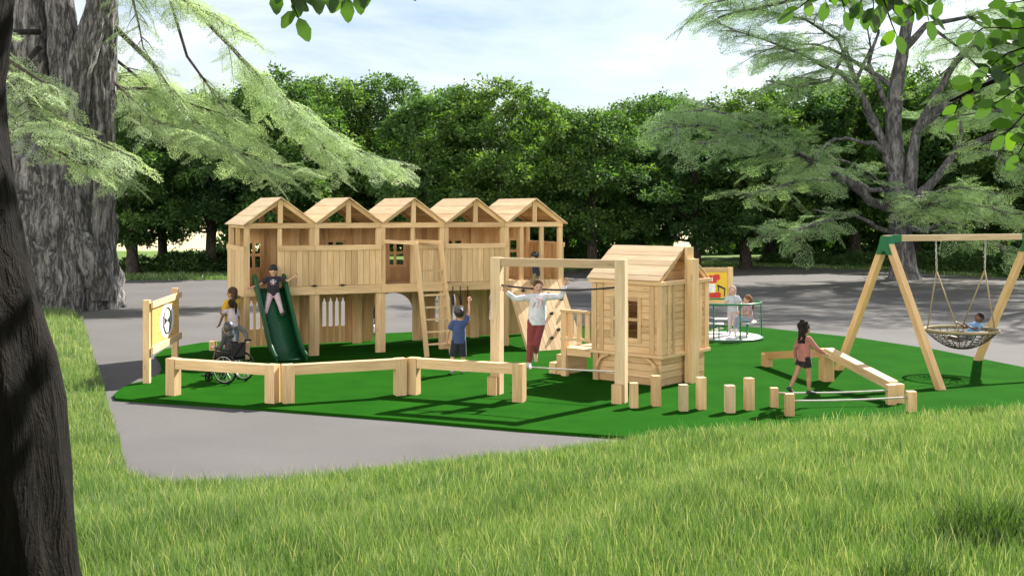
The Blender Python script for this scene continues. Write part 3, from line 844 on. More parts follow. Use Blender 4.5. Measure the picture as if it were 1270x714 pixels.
# ------------------------------------------------------------------ roundabout
rbx = thing('roundabout', 'low white roundabout disc with a green tubular handrail ring', 'roundabout', (5.72, 30.8, 0))
one('disc', cached(plain, (0.66, 0.66, 0.64), 0.55), rbx, lambda m: m.tube([(0, 0, .005), (0, 0, .06), (0, 0, .075)], [1.02, 1.02, .99], 40))
one('rim', GREENM, rbx, lambda m: m.tube([(1.05 * math.cos(a), 1.05 * math.sin(a), .04) for a in np.linspace(0, 2 * PI, 40, endpoint=False)], .022, 6, closed=True))
one('handrail', GREENM, rbx, lambda m: m.tube([(1.0 * math.cos(a), 1.0 * math.sin(a), .98) for a in np.linspace(0, 2 * PI, 40, endpoint=False)], .026, 8, closed=True))
for a in (-75, -8, 60, 130, 195, 245):
    one('rail_post', GREENM, rbx, lambda m: m.tube([(1.0 * math.cos(RAD(a)), 1.0 * math.sin(RAD(a)), .07), (1.0 * math.cos(RAD(a)), 1.0 * math.sin(RAD(a)), .97)], .022, 7))
for a0 in (-50, 60, 190):
    def seat(m):
        out = [(.88 * math.cos(RAD(a0 + k * 10)), .88 * math.sin(RAD(a0 + k * 10))) for k in range(8)] + [(.55 * math.cos(RAD(a0 + k * 10)), .55 * math.sin(RAD(a0 + k * 10))) for k in reversed(range(8))]
        m.prism(out, -.47, -.44, Matrix(((1, 0, 0), (0, 0, 1), (0, -1, 0))).to_4x4())
    st_ = one('seat', cached(plain, (0.55, 0.56, 0.53), 0.5), rbx, seat)
    for q in (10, 60): one('seat_leg', GREENM, st_, lambda m: m.tube([(.7 * math.cos(RAD(a0 + q)), .7 * math.sin(RAD(a0 + q)), .07), (.7 * math.cos(RAD(a0 + q)), .7 * math.sin(RAD(a0 + q)), .445)], .018, 6))

# ------------------------------------------------------------------ yellow play panel behind the roundabout
YP = g(905.5, 403); dy = 34.0
YELLOW = plain('yellow_panel', (0.72, 0.47, 0.03), 0.4, var=.04); REDP = plain('red_panel', (0.55, 0.025, 0.02), 0.4, var=.05)
yp = thing('activity_board', 'yellow play panel with red and white shapes in a timber frame', 'play panel', (YP.x, YP.y, 0), RAD(4))
for xx in (0, -1.75): one('post', WOOD, yp, lambda m: m.box((xx, 0, .87), (.15, .12, 1.74)))
one('rail', WOOD, yp, lambda m: m.span(-1.674, -.076, -.045, .045, 1.60, 1.73)); one('rail', WOOD, yp, lambda m: m.span(-1.674, -.076, -.045, .045, .66, .74))
bd_ = one('board', YELLOW, yp, lambda m: m.span(-1.672, -.078, -.02, .02, .742, 1.598))
def rr(m, x0, x1, z0, z1, y, r=.05):
    out = []
    for cx, cz, a0 in ((x1 - r, z1 - r, 0), (x0 + r, z1 - r, 90), (x0 + r, z0 + r, 180), (x1 - r, z0 + r, 270)):
        out += [(cx + r * math.cos(RAD(a0 + k * 22.5)), cz + r * math.sin(RAD(a0 + k * 22.5))) for k in range(5)]
    m.prism(out, y - .018, y)
one('red_shape', REDP, bd_, lambda m: (rr(m, -1.15, -.42, 1.27, 1.50, -.023), rr(m, -1.15, -.36, .80, .97, -.023), rr(m, -.50, -.33, 1.36, 1.53, -.043), rr(m, -.48, -.30, .82, 1.0, -.043)))
one('white_shape', cached(plain, (0.75, 0.74, 0.72), 0.5), bd_, lambda m: (rr(m, -1.1, -.46, .99, 1.25, -.024, .02), *[m.span(-.90 + k * .17, -.88 + k * .17, -.05, -.044, 1.32, 1.45) for k in range(3)]))
one('black_shape', BLACK, bd_, lambda m: (m.beam((-.40, -.03, 1.20), (-.16, -.03, 1.09), .03, .05), m.span(-.19, -.165, -.045, -.022, .86, 1.09), m.span(-.38, -.355, -.045, -.022, 1.02, 1.18), *[m.span(-1.0 + k * .13, -.985 + k * .13, -.06, -.044, 1.0, 1.24) for k in range(3)]))

# ------------------------------------------------------------------ sign panel at the left
SA = g(186, 474.5); SB = Vector(((220.5 - CX) * 25.5 / F, 25.5, 0)); d = SB - SA; SL = d.length
sg = thing('sign_panel', 'timber framed activity panel with white oval emblem on tan board', 'sign', SA, math.atan2(d.y, d.x))
hA, hB = (474.5 - 372) * SA.y / F, 1.73
for xx, hh_ in ((0, 1.66), (SL, 1.72)): one('post', WOOD, sg, lambda m: m.box((xx, .06, hh_ / 2), (.14, .13, hh_)))
TAN = plain('tan_board', (0.66, 0.40, 0.13), 0.45, var=.05)
brd = one('board', TAN, sg, lambda m: m.span(.05, SL - .05, -.035, -.008, .72, 1.58))
one('rail', WOOD, sg, lambda m: m.span(-.06, SL + .08, -.075, -.037, 1.50, 1.63)); one('rail', WOOD, sg, lambda m: m.span(-.06, SL + .08, -.075, -.037, .58, .72))
cx, cz = SL * .52, 1.12
def oval(rx, rz, n=36): return [(cx + rx * math.cos(2 * PI * k / n), cz + rz * math.sin(2 * PI * k / n)) for k in range(n)]
em = one('emblem', cached(plain, (0.78, 0.77, 0.75), 0.5), brd, lambda m: m.prism(oval(.66, .36), -.040, -.034))
def ring(m, rx, rz, w, y=-.046):
    n = 40
    m.tube([(cx + rx * math.cos(2 * PI * k / n), y, cz + rz * math.sin(2 * PI * k / n)) for k in range(n)], w, 6, closed=True)
def emb(m):
    ring(m, .36, .27, .014)
    m.prism([(cx - .24, cz + .075), (cx - .24, cz - .075), (cx, cz)], -.048, -.041); m.prism([(cx + .24, cz + .075), (cx + .24, cz - .075), (cx, cz)], -.048, -.041)
    for a in (20, 160, 200, 340):
        p = Vector((cx + .37 * math.cos(RAD(a)), -.046, cz + .275 * math.sin(RAD(a)))); m.ell(p, (.05, .01, .03), None, 8, 6)
    for k in range(12):
        a = RAD(k * 30); m.ell((cx + .90 * math.cos(a), -.036, cz + .395 * math.sin(a)), (.022, .006, .014), None, 6, 4)
one('logo', BLACK, em, emb)
# ------------------------------------------------------------------ wheelchairs
def wheelchair(label, loc, yaw, group):
    t = thing('wheelchair', label, 'wheelchair', loc, yaw, group)
    RUB = cached(plain, (0.008, 0.008, 0.009), 0.8, 0.0, .1, 8.0, .1); FR = cached(plain, (0.012, 0.012, 0.013), 0.4, 0.0, .1, 8.0, .25)
    for s in (1, -1):
        x = s * .27; R_ = .285
        w = MB(); w.tube([(x + s * .0, R_ * math.cos(a), R_ + .0 + R_ * math.sin(a)) for a in np.linspace(0, 2 * PI, 32, endpoint=False)], .02, 8, closed=True)
        wo = w.build('wheel', RUB, t)
        w = MB()
        for k in range(14):
            a = 2 * PI * k / 14; w.cap((x, 0, R_), (x, (R_ - .015) * math.cos(a), R_ + (R_ - .015) * math.sin(a)), .004, .004, 5)
        w.ell((x, 0, R_), (.04, .03, .03), None, 8, 6); w.build('spokes', STEEL, wo)
        w = MB(); w.tube([(x + s * .035, .25 * math.cos(a), R_ + .25 * math.sin(a)) for a in np.linspace(0, 2 * PI, 28, endpoint=False)], .009, 6, closed=True); w.build('hand_rim', STEEL, wo)
        c = MB(); c.tube([(s * .22, .46 + .085 * math.cos(a), .095 + .085 * math.sin(a)) for a in np.linspace(0, 2 * PI, 16, endpoint=False)], .017, 6, closed=True)
        c.ell((s * .22, .46, .095), (.02, .05, .05), None, 8, 6); c.cap((s * .22, .44, .18), (s * .22, .40, .36), .012, .012, 6); c.cap((s * .22, .46, .095), (s * .22, .44, .2), .014, .014, 6)
        c.build('caster', RUB, t)
        f = MB()
        f.cap((s * .21, -.12, .82), (s * .21, -.10, .30), .013, .013, 7); f.cap((s * .21, -.10, .30), (s * .22, .42, .32), .013, .013, 7)
        f.cap((s * .21, -.10, .46), (s * .21, .34, .46), .013, .013, 7); f.cap((s * .21, .34, .46), (s * .18, .58, .12), .012, .012, 7)
        f.cap((s * .23, -.08, .66), (s * .23, .26, .66), .018, .018, 7); f.cap((s * .23, .26, .66), (s * .22, .30, .46), .011, .011, 7)
        f.build('frame', FR, t)
        hnd = MB(); hnd.cap((s * .21, -.12, .82), (s * .21, -.26, .83), .019, .019, 8); hnd.build('push_handle', RUB, t)
        hnd = MB(); hnd.box((s * .11, .62, .10), (.15, .14, .02)); hnd.build('footrest', RUB, t)
        gd = MB(); gd.box((s * .225, .08, .54), (.012, .34, .18)); gd.build('side_guard', FR, t)
    b = MB(); b.box((0, .12, .47), (.40, .44, .05)); b.build('seat', RUB, t)
    b = MB(); b.box((0, -.11, .65), (.40, .03, .28), Matrix.Rotation(.05, 3, 'X')); b.build('backrest', RUB, t)
    return t
FW_ = RAD(64)
wp = Vector((-5.62, 23.0, 0))
wheelchair('black wheelchair with spoked wheels behind the leftmost balance beam', wp, FW_, 'wheelchairs')
wheelchair('second black wheelchair, half hidden behind the archway under the tower', (-4.02, 31.6, 0), RAD(60), 'wheelchairs')
def emp_at(base, yaw, off):
    return Vector(base) + Matrix.Rotation(yaw, 3, 'Z') @ Vector(off)
person('child in a grey hood seated in the near black wheelchair, seen from behind', emp_at(wp, FW_, (0, .05, 0)), FW_, 1.28,
       dict(th_l=(-.12, 1, .02), th_r=(.12, 1, .02), sh_l=(0, .35, -1), sh_r=(0, .35, -1), torso=(0, .22, 1), ua_l=(-.35, .25, -1), ua_r=(.35, .25, -1), fa_l=(.1, 1, -.1), fa_r=(-.1, 1, -.1), look=(15, -8)),
       SKIN_L, ((0.055, 0.055, 0.058), 'long'), ((0.10, 0.085, 0.085), 'long'), (0.5, 0.5, 0.5), ('none', (0.1, 0.1, 0.1)), True, pz=.56, hat=('hood', (0.05, 0.05, 0.052)))
person('child in pale top seated in the wheelchair beyond the archway', emp_at((-4.02, 31.6, 0), RAD(60), (0, .05, 0)), RAD(60), 1.3,
       dict(th_l=(-.12, 1, .02), th_r=(.12, 1, .02), sh_l=(0, .35, -1), sh_r=(0, .35, -1), torso=(0, -.05, 1), ua_l=(-.3, .2, -1), ua_r=(.3, .2, -1), fa_l=(.1, 1, -.1), fa_r=(-.1, 1, -.1)),
       SKIN_L, ((0.6, 0.56, 0.5), 'short'), ((0.1, 0.1, 0.12), 'long'), (0.5, 0.5, 0.5), ('short', (0.25, 0.15, 0.06)), True, pz=.56)
# woman in yellow carrying a girl
wy = Vector((-6.34, 25.78, 0))
person('woman in a mustard yellow tee and blue jeans carrying a girl', wy, RAD(60), 1.74,
       dict(ua_r=(.35, .45, -1), fa_r=(-.35, 1, .1), ua_l=(-.3, .1, -1), fa_l=(.2, .6, -.8), look=(28, -4), th_l=(-.06, .1, -1), curl=.6),
       SKIN_M, ((0.62, 0.36, 0.03), 'short'), ((0.17, 0.26, 0.40), 'long'), (0.4, 0.4, 0.42), ('bob', (0.06, 0.035, 0.02)), False)
r_, J_ = person('girl with a dark ponytail in a lilac top, carried on the woman\'s hip', (-6.235, 25.44, 0), RAD(28), 1.16,
       dict(th_r=(.85, .25, -.65), sh_r=(.35, 0, -1), th_l=(-.3, .85, -.4), sh_l=(-.05, .1, -1), torso=(-.05, .08, 1), ua_r=(.25, .4, -.9), fa_r=(-.3, .9, .1), ua_l=(-.4, .7, -.3), fa_l=(.1, 1, .2), look=(25, 0)),
       SKIN_M, ((0.50, 0.44, 0.50), 'short'), ((0.20, 0.19, 0.19), 'long'), (0.75, 0.75, 0.75), ('pony', (0.02, 0.013, 0.01)), True, pz=.90)
# boy on the slide
TM = Matrix.Translation((-6.2, 26.41, 0)) @ Matrix.Rotation(math.atan2(U.y, U.x), 4, 'Z')
def tw(u, o, z): return TM @ Vector((u, -o, z))
TY = math.atan2(U.y, U.x)
p = tw(.60, .30, 0)
r_, J_ = person('boy in black cap and dark printed tee sliding down the green slide', (p.x, p.y, 0), TY + PI - .18, 1.34,
       dict(torso=(0, -.18, 1), th_r=(.22, .75, -.72), th_l=(-.22, .75, -.72), sh_r=(.22, .62, -.82), sh_l=(-.22, .62, -.82), ft_r=(.3, .6, .7), ft_l=(-.3, .6, .7),
            ua_r=(.9, .1, -.75), fa_r=(.9, .25, -.25), ua_l=(-1, .1, -.3), fa_l=(-.75, .4, .6), look=(0, -4)),
       SKIN_L, ((0.028, 0.026, 0.034), 'short'), ((0.50, 0.38, 0.39), 'long'), (0.05, 0.05, 0.05), ('short', (0.03, 0.02, 0.015)), True, pz=1.52, hat=('cap', (0.02, 0.02, 0.022)))
def chest_print(root, J, strokes, col, r=.006):
    m = MB(); h = J['h']; c0 = J['P'] + J['T'] * J['tor'] * .66
    for st in strokes:
        pts = []
        for (x, z) in st:
            yy = math.sqrt(max(.05, 1 - (x / .105) ** 2)) * (.078 if abs(z) < .06 else .072)
            pts.append(c0 + J['Xb'] * x * h + J['T'] * z * h + J['Fw'] * yy * h)
        m.tube(pts, r * h / 1.3, 6)
    m.build('shirt_print', cached(plain, col, 0.7), root)
chest_print(r_, J_, [[(0, .05), (0, -.05)], [(-.05, .03), (0, -.01), (.05, .03)], [(-.055, 0), (0, -.01), (.055, 0)], [(-.035, -.035), (0, -.01), (.035, -.035)], [(-.02, .045), (0, 0), (.02, .045)]], (0.65, 0.6, 0.65), .008)
chest_print(r_, J_, [[(-.03, -.045), (.03, -.045)]], (0.55, 0.1, 0.12), .009)
# boy reaching up, blue tee
person('boy in a striped grey helmet and blue tee reaching up, back turned', g(569, 463), RAD(4), 1.42,
       dict(ua_r=(.28, .15, 1), fa_r=(.02, .1, 1), ua_l=(-.45, .05, -1), fa_l=(-.15, .35, -1), th_l=(-.18, -.10, -1), th_r=(.05, .06, -1), sh_l=(-.1, -.2, -1), look=(-8, 14), torso=(.03, -.02, 1)),
       SKIN_L, ((0.055, 0.085, 0.20), 'short'), ((0.028, 0.03, 0.045), 'knee'), (0.25, 0.25, 0.24), ('short', (0.04, 0.03, 0.02)), True, hat=('helmet', (0.03, 0.03, 0.04)))
# woman on the rope traverse
wr = A.lerp(B, .33)
r_, J_ = person('woman in a white sweater and maroon trousers balancing on the rope frame', (wr.x, wr.y, 0), PI + .12, 1.66,
       dict(ua_r=(1, .1, -.12), fa_r=(.75, .25, .62), ua_l=(-1, .1, .02), fa_l=(-.30, .2, .95), th_r=(.11, .20, -1), sh_r=(.08, -.06, -1), th_l=(.26, .25, -1), sh_l=(-.12, -1.1, -.75), ft_r=(0, 1, -.15), ft_l=(0, .3, -1), torso=(-.05, 0, 1), hd_r=(.3, .3, .9), hd_l=(-.1, .2, 1), look=(0, -6)),
       SKIN_L, ((0.60, 0.61, 0.66), 'long'), ((0.20, 0.045, 0.045), 'long'), (0.55, 0.56, 0.58), ('short', (0.09, 0.04, 0.02)), False, pz=None)
r_.location.z = .545
chest_print(r_, J_, [[(-.06, -.06), (-.045, .03), (-.02, -.05), (.0, .03), (.015, -.05)], [(.03, -.06), (.045, .02), (.06, -.04)], [(-.05, .05), (.03, .055)]], (0.62, 0.22, 0.26), .0065)
# boy at the top of the climbing wall
p = tw(7.33, .28, 0)
person('boy in a dark helmet and camouflage trousers at the top of the climbing wall', (p.x, p.y, 0), RAD(62), 1.14,
       dict(ua_r=(.3, .8, -.2), fa_r=(-.1, 1, .1), ua_l=(-.3, .9, -.1), fa_l=(.1, 1, .1), th_r=(.1, .5, -.9), th_l=(-.1, .3, -1), sh_r=(0, -.4, -1), sh_l=(0, -.3, -1), torso=(0, .12, 1), look=(10, 0)),
       SKIN_L, ((0.03, 0.032, 0.05), 'short'), ((0.20, 0.17, 0.10), 'knee'), (0.1, 0.1, 0.1), ('short', (0.04, 0.03, 0.02)), True, hat=('helmet', (0.03, 0.028, 0.03)))[0].location.z = 1.28
# girl on the slackline
q = S1.lerp(S3, .255)
gs, _ = person('girl with curly dark hair, rust top and black shorts walking the slackline', (q.x, q.y, 0), -PI / 2 + .35, 1.30,
       dict(th_l=(-.02, -.42, -1), sh_l=(0, -.55, -1), th_r=(0, .16, -1), sh_r=(0, .02, -1), ua_r=(.25, .6, -.8), fa_r=(.1, .95, -.55), ua_l=(-.35, -.35, -1), fa_l=(-.1, .1, -1), ft_l=(0, .8, -.6), look=(6, -5), torso=(0, .03, 1)),
       SKIN_M, ((0.36, 0.15, 0.125), 'long'), ((0.018, 0.018, 0.02), 'knee_short'), (0.03, 0.03, 0.03), ('curly', (0.014, 0.01, 0.009)), True)
gs.location.z = .215
# boy in the basket
swM = Matrix.Translation((AL.x, AL.y, 0)) @ Matrix.Rotation(math.atan2(BD.y, BD.x), 4, 'Z')
p = swM @ Vector((HC_ + .22, .02, 0))
person('boy in a blue tee lying back in the net basket of the swing', (p.x, p.y, 0), PI / 2 + .1, 1.22,
       dict(torso=(0, -.62, .75), th_r=(.15, 1, -.15), th_l=(-.15, 1, -.1), sh_r=(.05, 1, .25), sh_l=(-.05, 1, .3), ft_r=(0, .4, 1), ft_l=(0, .4, 1), ua_r=(.4, .7, -.3), fa_r=(.1, .9, .5), ua_l=(-.4, .7, -.3), fa_l=(-.1, 1, .4), look=(10, 18), neck=(0, -.1, 1)),
       SKIN_D, ((0.16, 0.30, 0.50), 'short'), ((0.10, 0.10, 0.12), 'knee'), (0.5, 0.5, 0.5), ('short', (0.012, 0.01, 0.009)), True, pz=.77)
# roundabout children
rc = Vector((5.72, 30.8, 0))
person('girl in a printed grey tee standing on the roundabout', rc + Vector((.27, .10, .075)), PI - .25, 1.34,
       dict(ua_r=(.4, .5, -.9), fa_r=(-.3, 1, .1), ua_l=(-.5, .4, -.9), fa_l=(.3, .9, -.1), look=(15, -6)),
       SKIN_L, ((0.42, 0.45, 0.48), 'short'), ((0.46, 0.40, 0.40), 'long'), (0.4, 0.35, 0.35), ('bob', (0.42, 0.30, 0.24)), True)
person('girl with long brown hair seated on the roundabout in pink top', rc + Vector((.62, -.33, 0)), PI / 2 + .25, 1.30,
       dict(th_r=(.1, 1, .02), th_l=(-.1, 1, .0), sh_r=(0, .15, -1), sh_l=(0, .25, -1), torso=(0, .08, 1), ua_r=(.3, .5, -.9), fa_r=(0, 1, 0), ua_l=(-.3, .5, -.9), fa_l=(0, 1, 0), look=(0, -10)),
       SKIN_L, ((0.42, 0.28, 0.30), 'short'), ((0.24, 0.29, 0.36), 'long'), (0.62, 0.58, 0.56), ('long', (0.16, 0.07, 0.035)), True, pz=.545)
person('child in white top and blue trousers seated on the roundabout behind the playhouse', rc + Vector((-.72, -.30, 0)), -PI / 2 + .2, 1.36,
       dict(th_r=(.1, 1, -.05), th_l=(-.1, 1, -.15), sh_r=(0, .75, -.75), sh_l=(0, .55, -.9), torso=(0, -.12, 1), ua_r=(.3, .2, -1), fa_r=(0, .9, -.4), ua_l=(-.3, .2, -1), fa_l=(0, .9, -.4)),
       SKIN_L, ((0.60, 0.62, 0.66), 'short'), ((0.10, 0.12, 0.18), 'long'), (0.6, 0.55, 0.5), ('short', (0.1, 0.06, 0.03)), True, pz=.545)
# ------------------------------------------------------------------ ground sheets
PZ = -.05
EDGE = [(-34, 62), (-24, 50)] + [tuple(g(px, py, PZ)[:2]) for px, py in ((92, 384), (104, 402), (126, 476), (146, 545), (155, 590), (190, 602), (262, 604), (400, 594), (560, 577), (700, 561), (790, 549), (1000, 527), (1270, 508))] + [(14.5, 23.0), (34, 27)]
LAWN = EDGE + [(60, 27), (60, -20), (-70, -20), (-70, 62)]
E_ = np.array(EDGE); L_ = np.array(LAWN)
def inside(X, Y, P):
    r = np.zeros(X.shape, bool); n = len(P)
    for i in range(n):
        x0, y0 = P[i]; x1, y1 = P[(i + 1) % n]
        if y0 == y1: continue
        c = ((y0 > Y) != (y1 > Y)) & (X < (x1 - x0) * (Y - y0) / (y1 - y0) + x0)
        r ^= c
    return r
def edge_dist(X, Y):
    D = np.full(X.shape, 1e9)
    for i in range(len(E_) - 1):
        a, b = E_[i], E_[i + 1]; d = b - a; L2 = (d ** 2).sum()
        t = np.clip(((X - a[0]) * d[0] + (Y - a[1]) * d[1]) / L2, 0, 1)
        D = np.minimum(D, np.hypot(X - a[0] - t * d[0], Y - a[1] - t * d[1]))
    return np.where(inside(X, Y, L_), D, -D)
def wob(X, Y, s=1.0):
    return (np.sin(X * 1.3 * s + 1.7) * np.cos(Y * 1.1 * s - .4) + .6 * np.sin(X * 2.9 * s - Y * 1.7 * s) + .4 * np.sin(X * 5.3 * s + Y * 4.1 * s + 2)) / 2
def lawn_z(X, Y):
    sd = edge_dist(X, Y)
    z = np.where(sd > 0, 1.95 * (1 - np.exp(-np.maximum(sd, 0) * .078)), sd * .14)
    return PZ + z + np.clip(sd, 0, 1.5) * .055 * wob(X, Y, .8)
def sheet(name, pts, z, m, k='structure', thick=None):
    me = bpy.data.meshes.new(name); bm = bmesh.new()
    vs = [bm.verts.new((x, y, z)) for x, y in pts]
    f = bm.faces.new(vs); f.normal_update()
    if f.normal.z < 0: f.normal_flip()
    if thick:
        r = bmesh.ops.extrude_face_region(bm, geom=[f]); bmesh.ops.translate(bm, vec=(0, 0, -thick), verts=[v for v in r['geom'] if isinstance(v, bmesh.types.BMVert)])
        bmesh.ops.recalc_face_normals(bm, faces=bm.faces)
    bm.to_mesh(me); bm.free(); me.materials.append(m)
    return kind(link(name, me), k)
def ground_mat(name, stops, scale, scale2=40.0, rough=.95, bump=.3, dist=.01, amt=.35, spec=.15):
    m, nt, out = mat(name); T = NT(nt)
    tc = T.n('TexCoord')
    n1 = T.n('TexNoise', ins={'Vector': tc.outputs['Object'], 'Scale': scale, 'Detail': 6.0, 'Roughness': .6})
    n2 = T.n('TexNoise', ins={'Vector': tc.outputs['Object'], 'Scale': scale2, 'Detail': 4.0})
    col = T.ramp(n1.outputs[0], stops)
    col = T.mix(amt, col, T.ramp(n2.outputs[0], [(.3, (.45, .45, .45)), (.7, (1.25, 1.25, 1.25))]), 'MULTIPLY')
    b = T.n('BsdfPrincipled', ins={'Base Color': col, 'Roughness': rough, 'Specular IOR Level': spec})
    bp = T.n('Bump', ins={'Strength': bump, 'Distance': dist, 'Height': n2.outputs[0]})
    T.link(bp.outputs[0], b.inputs['Normal']); T.link(b.outputs[0], out.inputs[0]); return m
FIELD = ground_mat('dry_field', [(.3, (.42, .36, .20)), (.7, (.56, .49, .30))], .08, 1.5)
ASPH = ground_mat('pale_asphalt', [(.3, (.100, .096, .094)), (.7, (.124, .119, .117))], .35, 55.0, .92, .25, .004, .32)
TURF = ground_mat('green_turf', [(.3, (.008, .062, .003)), (.7, (.013, .084, .004))], 1.2, 190.0, 1.0, .5, .006, .6, .02)
SOIL = ground_mat('lawn_soil', [(.3, (.075, .105, .028)), (.7, (.115, .145, .045))], .9, 30.0)
FARG = ground_mat('far_lawn', [(.3, (.075, .135, .025)), (.7, (.12, .185, .04))], .6, 8.0)
sheet('ground', [(-900, -60), (900, -60), (900, 1800), (-900, 1800)], -.08, FIELD)
sheet('pavement', [(-60, -30), (60, -30), (60, 45)] + [tuple(g(px, py, PZ)[:2]) for px, py in ((1500, 352), (1270, 345), (1180, 341), (1100, 335), (960, 331), (830, 332), (700, 336), (560, 341), (420, 345), (283, 347), (140, 347.5), (60, 348))] + [(-60, 56)], PZ, ASPH)
sheet('far_lawn', [(-70, 48), (70, 48), (70, 98), (-70, 98)], -.066, FARG)
turf_px = [(141, 489), (150, 481), (163, 475), (184, 471), (197, 464), (201, 456), (198, 447), (193, 440), (205, 432), (250, 424.5), (320, 420), (510, 411.5), (640, 407), (760, 403), (880, 402), (945, 406), (1060, 418), (1160, 433), (1270, 455), (1400, 482)]
turf_pts = [tuple(g(px, py)[:2]) for px, py in turf_px] + [(12.5, 18.5), (6, 15.5)] + [tuple(g(px, py)[:2]) for px, py in ((860, 549), (778, 541), (640, 531), (500, 519), (300, 503.5), (165, 495), (143, 493.5))]
sheet('play_surface', turf_pts, 0.0, TURF, thick=.055)
# lawn bank
xs = np.arange(-42, 30.1, .3); ys = np.arange(-6, 58, .3)
GX, GY = np.meshgrid(xs, ys, indexing='ij'); sd = edge_dist(GX, GY); GZ = lawn_z(GX, GY)
ok = sd > -.7; nx, ny = GX.shape; ids = np.arange(nx * ny).reshape(nx, ny)
q = ok[:-1, :-1] & ok[1:, :-1] & ok[1:, 1:] & ok[:-1, 1:]
idx = np.stack([ids[:-1, :-1][q], ids[1:, :-1][q], ids[1:, 1:][q], ids[:-1, 1:][q]], 1)
used = np.unique(idx); rm = np.zeros(nx * ny, int); rm[used] = np.arange(len(used))
me = np_mesh('lawn', np.stack([GX.ravel(), GY.ravel(), GZ.ravel()], 1)[used], 4, rm[idx], smooth=True); me.materials.append(SOIL)
kind(link('lawn', me), 'structure')

# ------------------------------------------------------------------ grass blades
def blades(X, Y, Z, hgt, wid, tone, lean, name, m):
    n = len(X)
    a = rng.uniform(0, 2 * PI, n)
    P = np.stack([X, Y, Z - .01], 1)
    S = np.stack([np.cos(a), np.sin(a), np.zeros(n)], 1) * (wid * .5)[:, None]
    la = rng.uniform(0, 2 * PI, n)
    Ln = np.stack([np.cos(la), np.sin(la), np.zeros(n)], 1) * (lean * rng.uniform(.2, 1.0, n) * hgt)[:, None] + np.stack([-.05 * hgt, -.04 * hgt, 0 * hgt], 1)
    up = np.stack([0 * hgt, 0 * hgt, hgt], 1)
    M1 = P + up * .55 + Ln * .35
    Tp = P + up * .96 + Ln * 1.1
    V = np.stack([P - S, P + S, M1 - S * .8, M1 + S * .8, Tp], 1).reshape(-1, 3)
    b = np.arange(n) * 5
    me = bpy.data.meshes.new(name)
    me.vertices.add(len(V)); me.vertices.foreach_set('co', V.astype(np.float32).ravel())
    li = np.stack([b, b + 1, b + 3, b + 2, b + 2, b + 3, b + 4], 1).astype(np.int32).ravel()
    me.loops.add(len(li)); me.loops.foreach_set('vertex_index', li)
    me.polygons.add(2 * n)
    st = np.stack([np.arange(n) * 7, np.arange(n) * 7 + 4], 1).astype(np.int32).ravel()
    me.polygons.foreach_set('loop_start', st)
    at_ = me.attributes.new('tone', 'FLOAT', 'FACE'); at_.data.foreach_set('value', np.repeat(tone, 2).astype(np.float32))
    me.update(calc_edges=True); me.materials.append(m)
    return link(name, me)
GRASS = leaf_mat('grass_blade', [(0.0, (.028, .082, .014)), (.45, (.115, .22, .048)), (.75, (.215, .31, .09)), (1.0, (.46, .45, .22))], .35, (1.25, 1.25, .75), .07, .35)
def scatter(n, x0, x1, y0, y1):
    return rng.uniform(x0, x1, n), rng.uniform(y0, y1, n)
parts = []
for (n, x0, x1, y0, y1, lo, hi, w0) in ((120000, -7, 8, 6.4, 9.2, .07, .21, .0072), (250000, -9, 11, 9.2, 12.2, .07, .21, .0070), (190000, -9, 13, 12.2, 17.5, .08, .20, .0085), (60000, -4, 15, 17, 24, .09, .20, .011),
                                       (90000, -15, -3.5, 14, 26, .08, .19, .011), (60000, -24, -7.5, 26, 44, .08, .19, .016)):
    X, Y = scatter(n, x0, x1, y0, y1)
    s = edge_dist(X, Y)
    k = (s > -.02) & (X > -Y * .56 - 1.2) & (X < Y * .56 + 1.2)
    X, Y = X[k], Y[k]
    pat = wob(X, Y, .9) * .5 + wob(X + 7, Y - 3, 2.3) * .5
    hg = rng.uniform(lo, hi, len(X)) * (1 + .38 * pat)
    tn = np.clip(.47 - .26 * pat + rng.normal(0, .2, len(X)), 0, .86)
    straw = rng.random(len(X)) < .05; tn[straw] = rng.uniform(.86, 1, straw.sum()); hg[straw] *= 1.25; tall = rng.random(len(X)) < .07; hg[tall] *= 1.4
    wd = w0 * rng.uniform(.55, 1.1, len(X))
    parts.append((X, Y, hg, wd, tn))
X, Y, hg, wd, tn = [np.concatenate([p[i] for p in parts]) for i in range(5)]
kind(blades(X, Y, lawn_z(X, Y), hg, wd, tn, .42, 'grass', GRASS), 'stuff')
# far lawn edge fringe
X = rng.uniform(-36, 40, 45000)
def far_edge(X):
    pts = sorted([tuple(g(px, py, PZ)[:2]) for px, py in ((1500, 352), (1270, 345), (1180, 341), (1100, 335), (960, 331), (830, 332), (700, 336), (560, 341), (420, 345), (283, 347), (140, 347.5), (60, 348))])
    return np.interp(X, [p[0] for p in pts], [p[1] for p in pts])
Y = far_edge(X) + np.abs(rng.normal(0, 2.2, len(X)))
kind(blades(X, Y, np.full(len(X), -.06), rng.uniform(.08, .26, len(X)), rng.uniform(.02, .05, len(X)), np.clip(rng.normal(.42, .16, len(X)), 0, .9), .6, 'far_grass', GRASS), 'stuff')
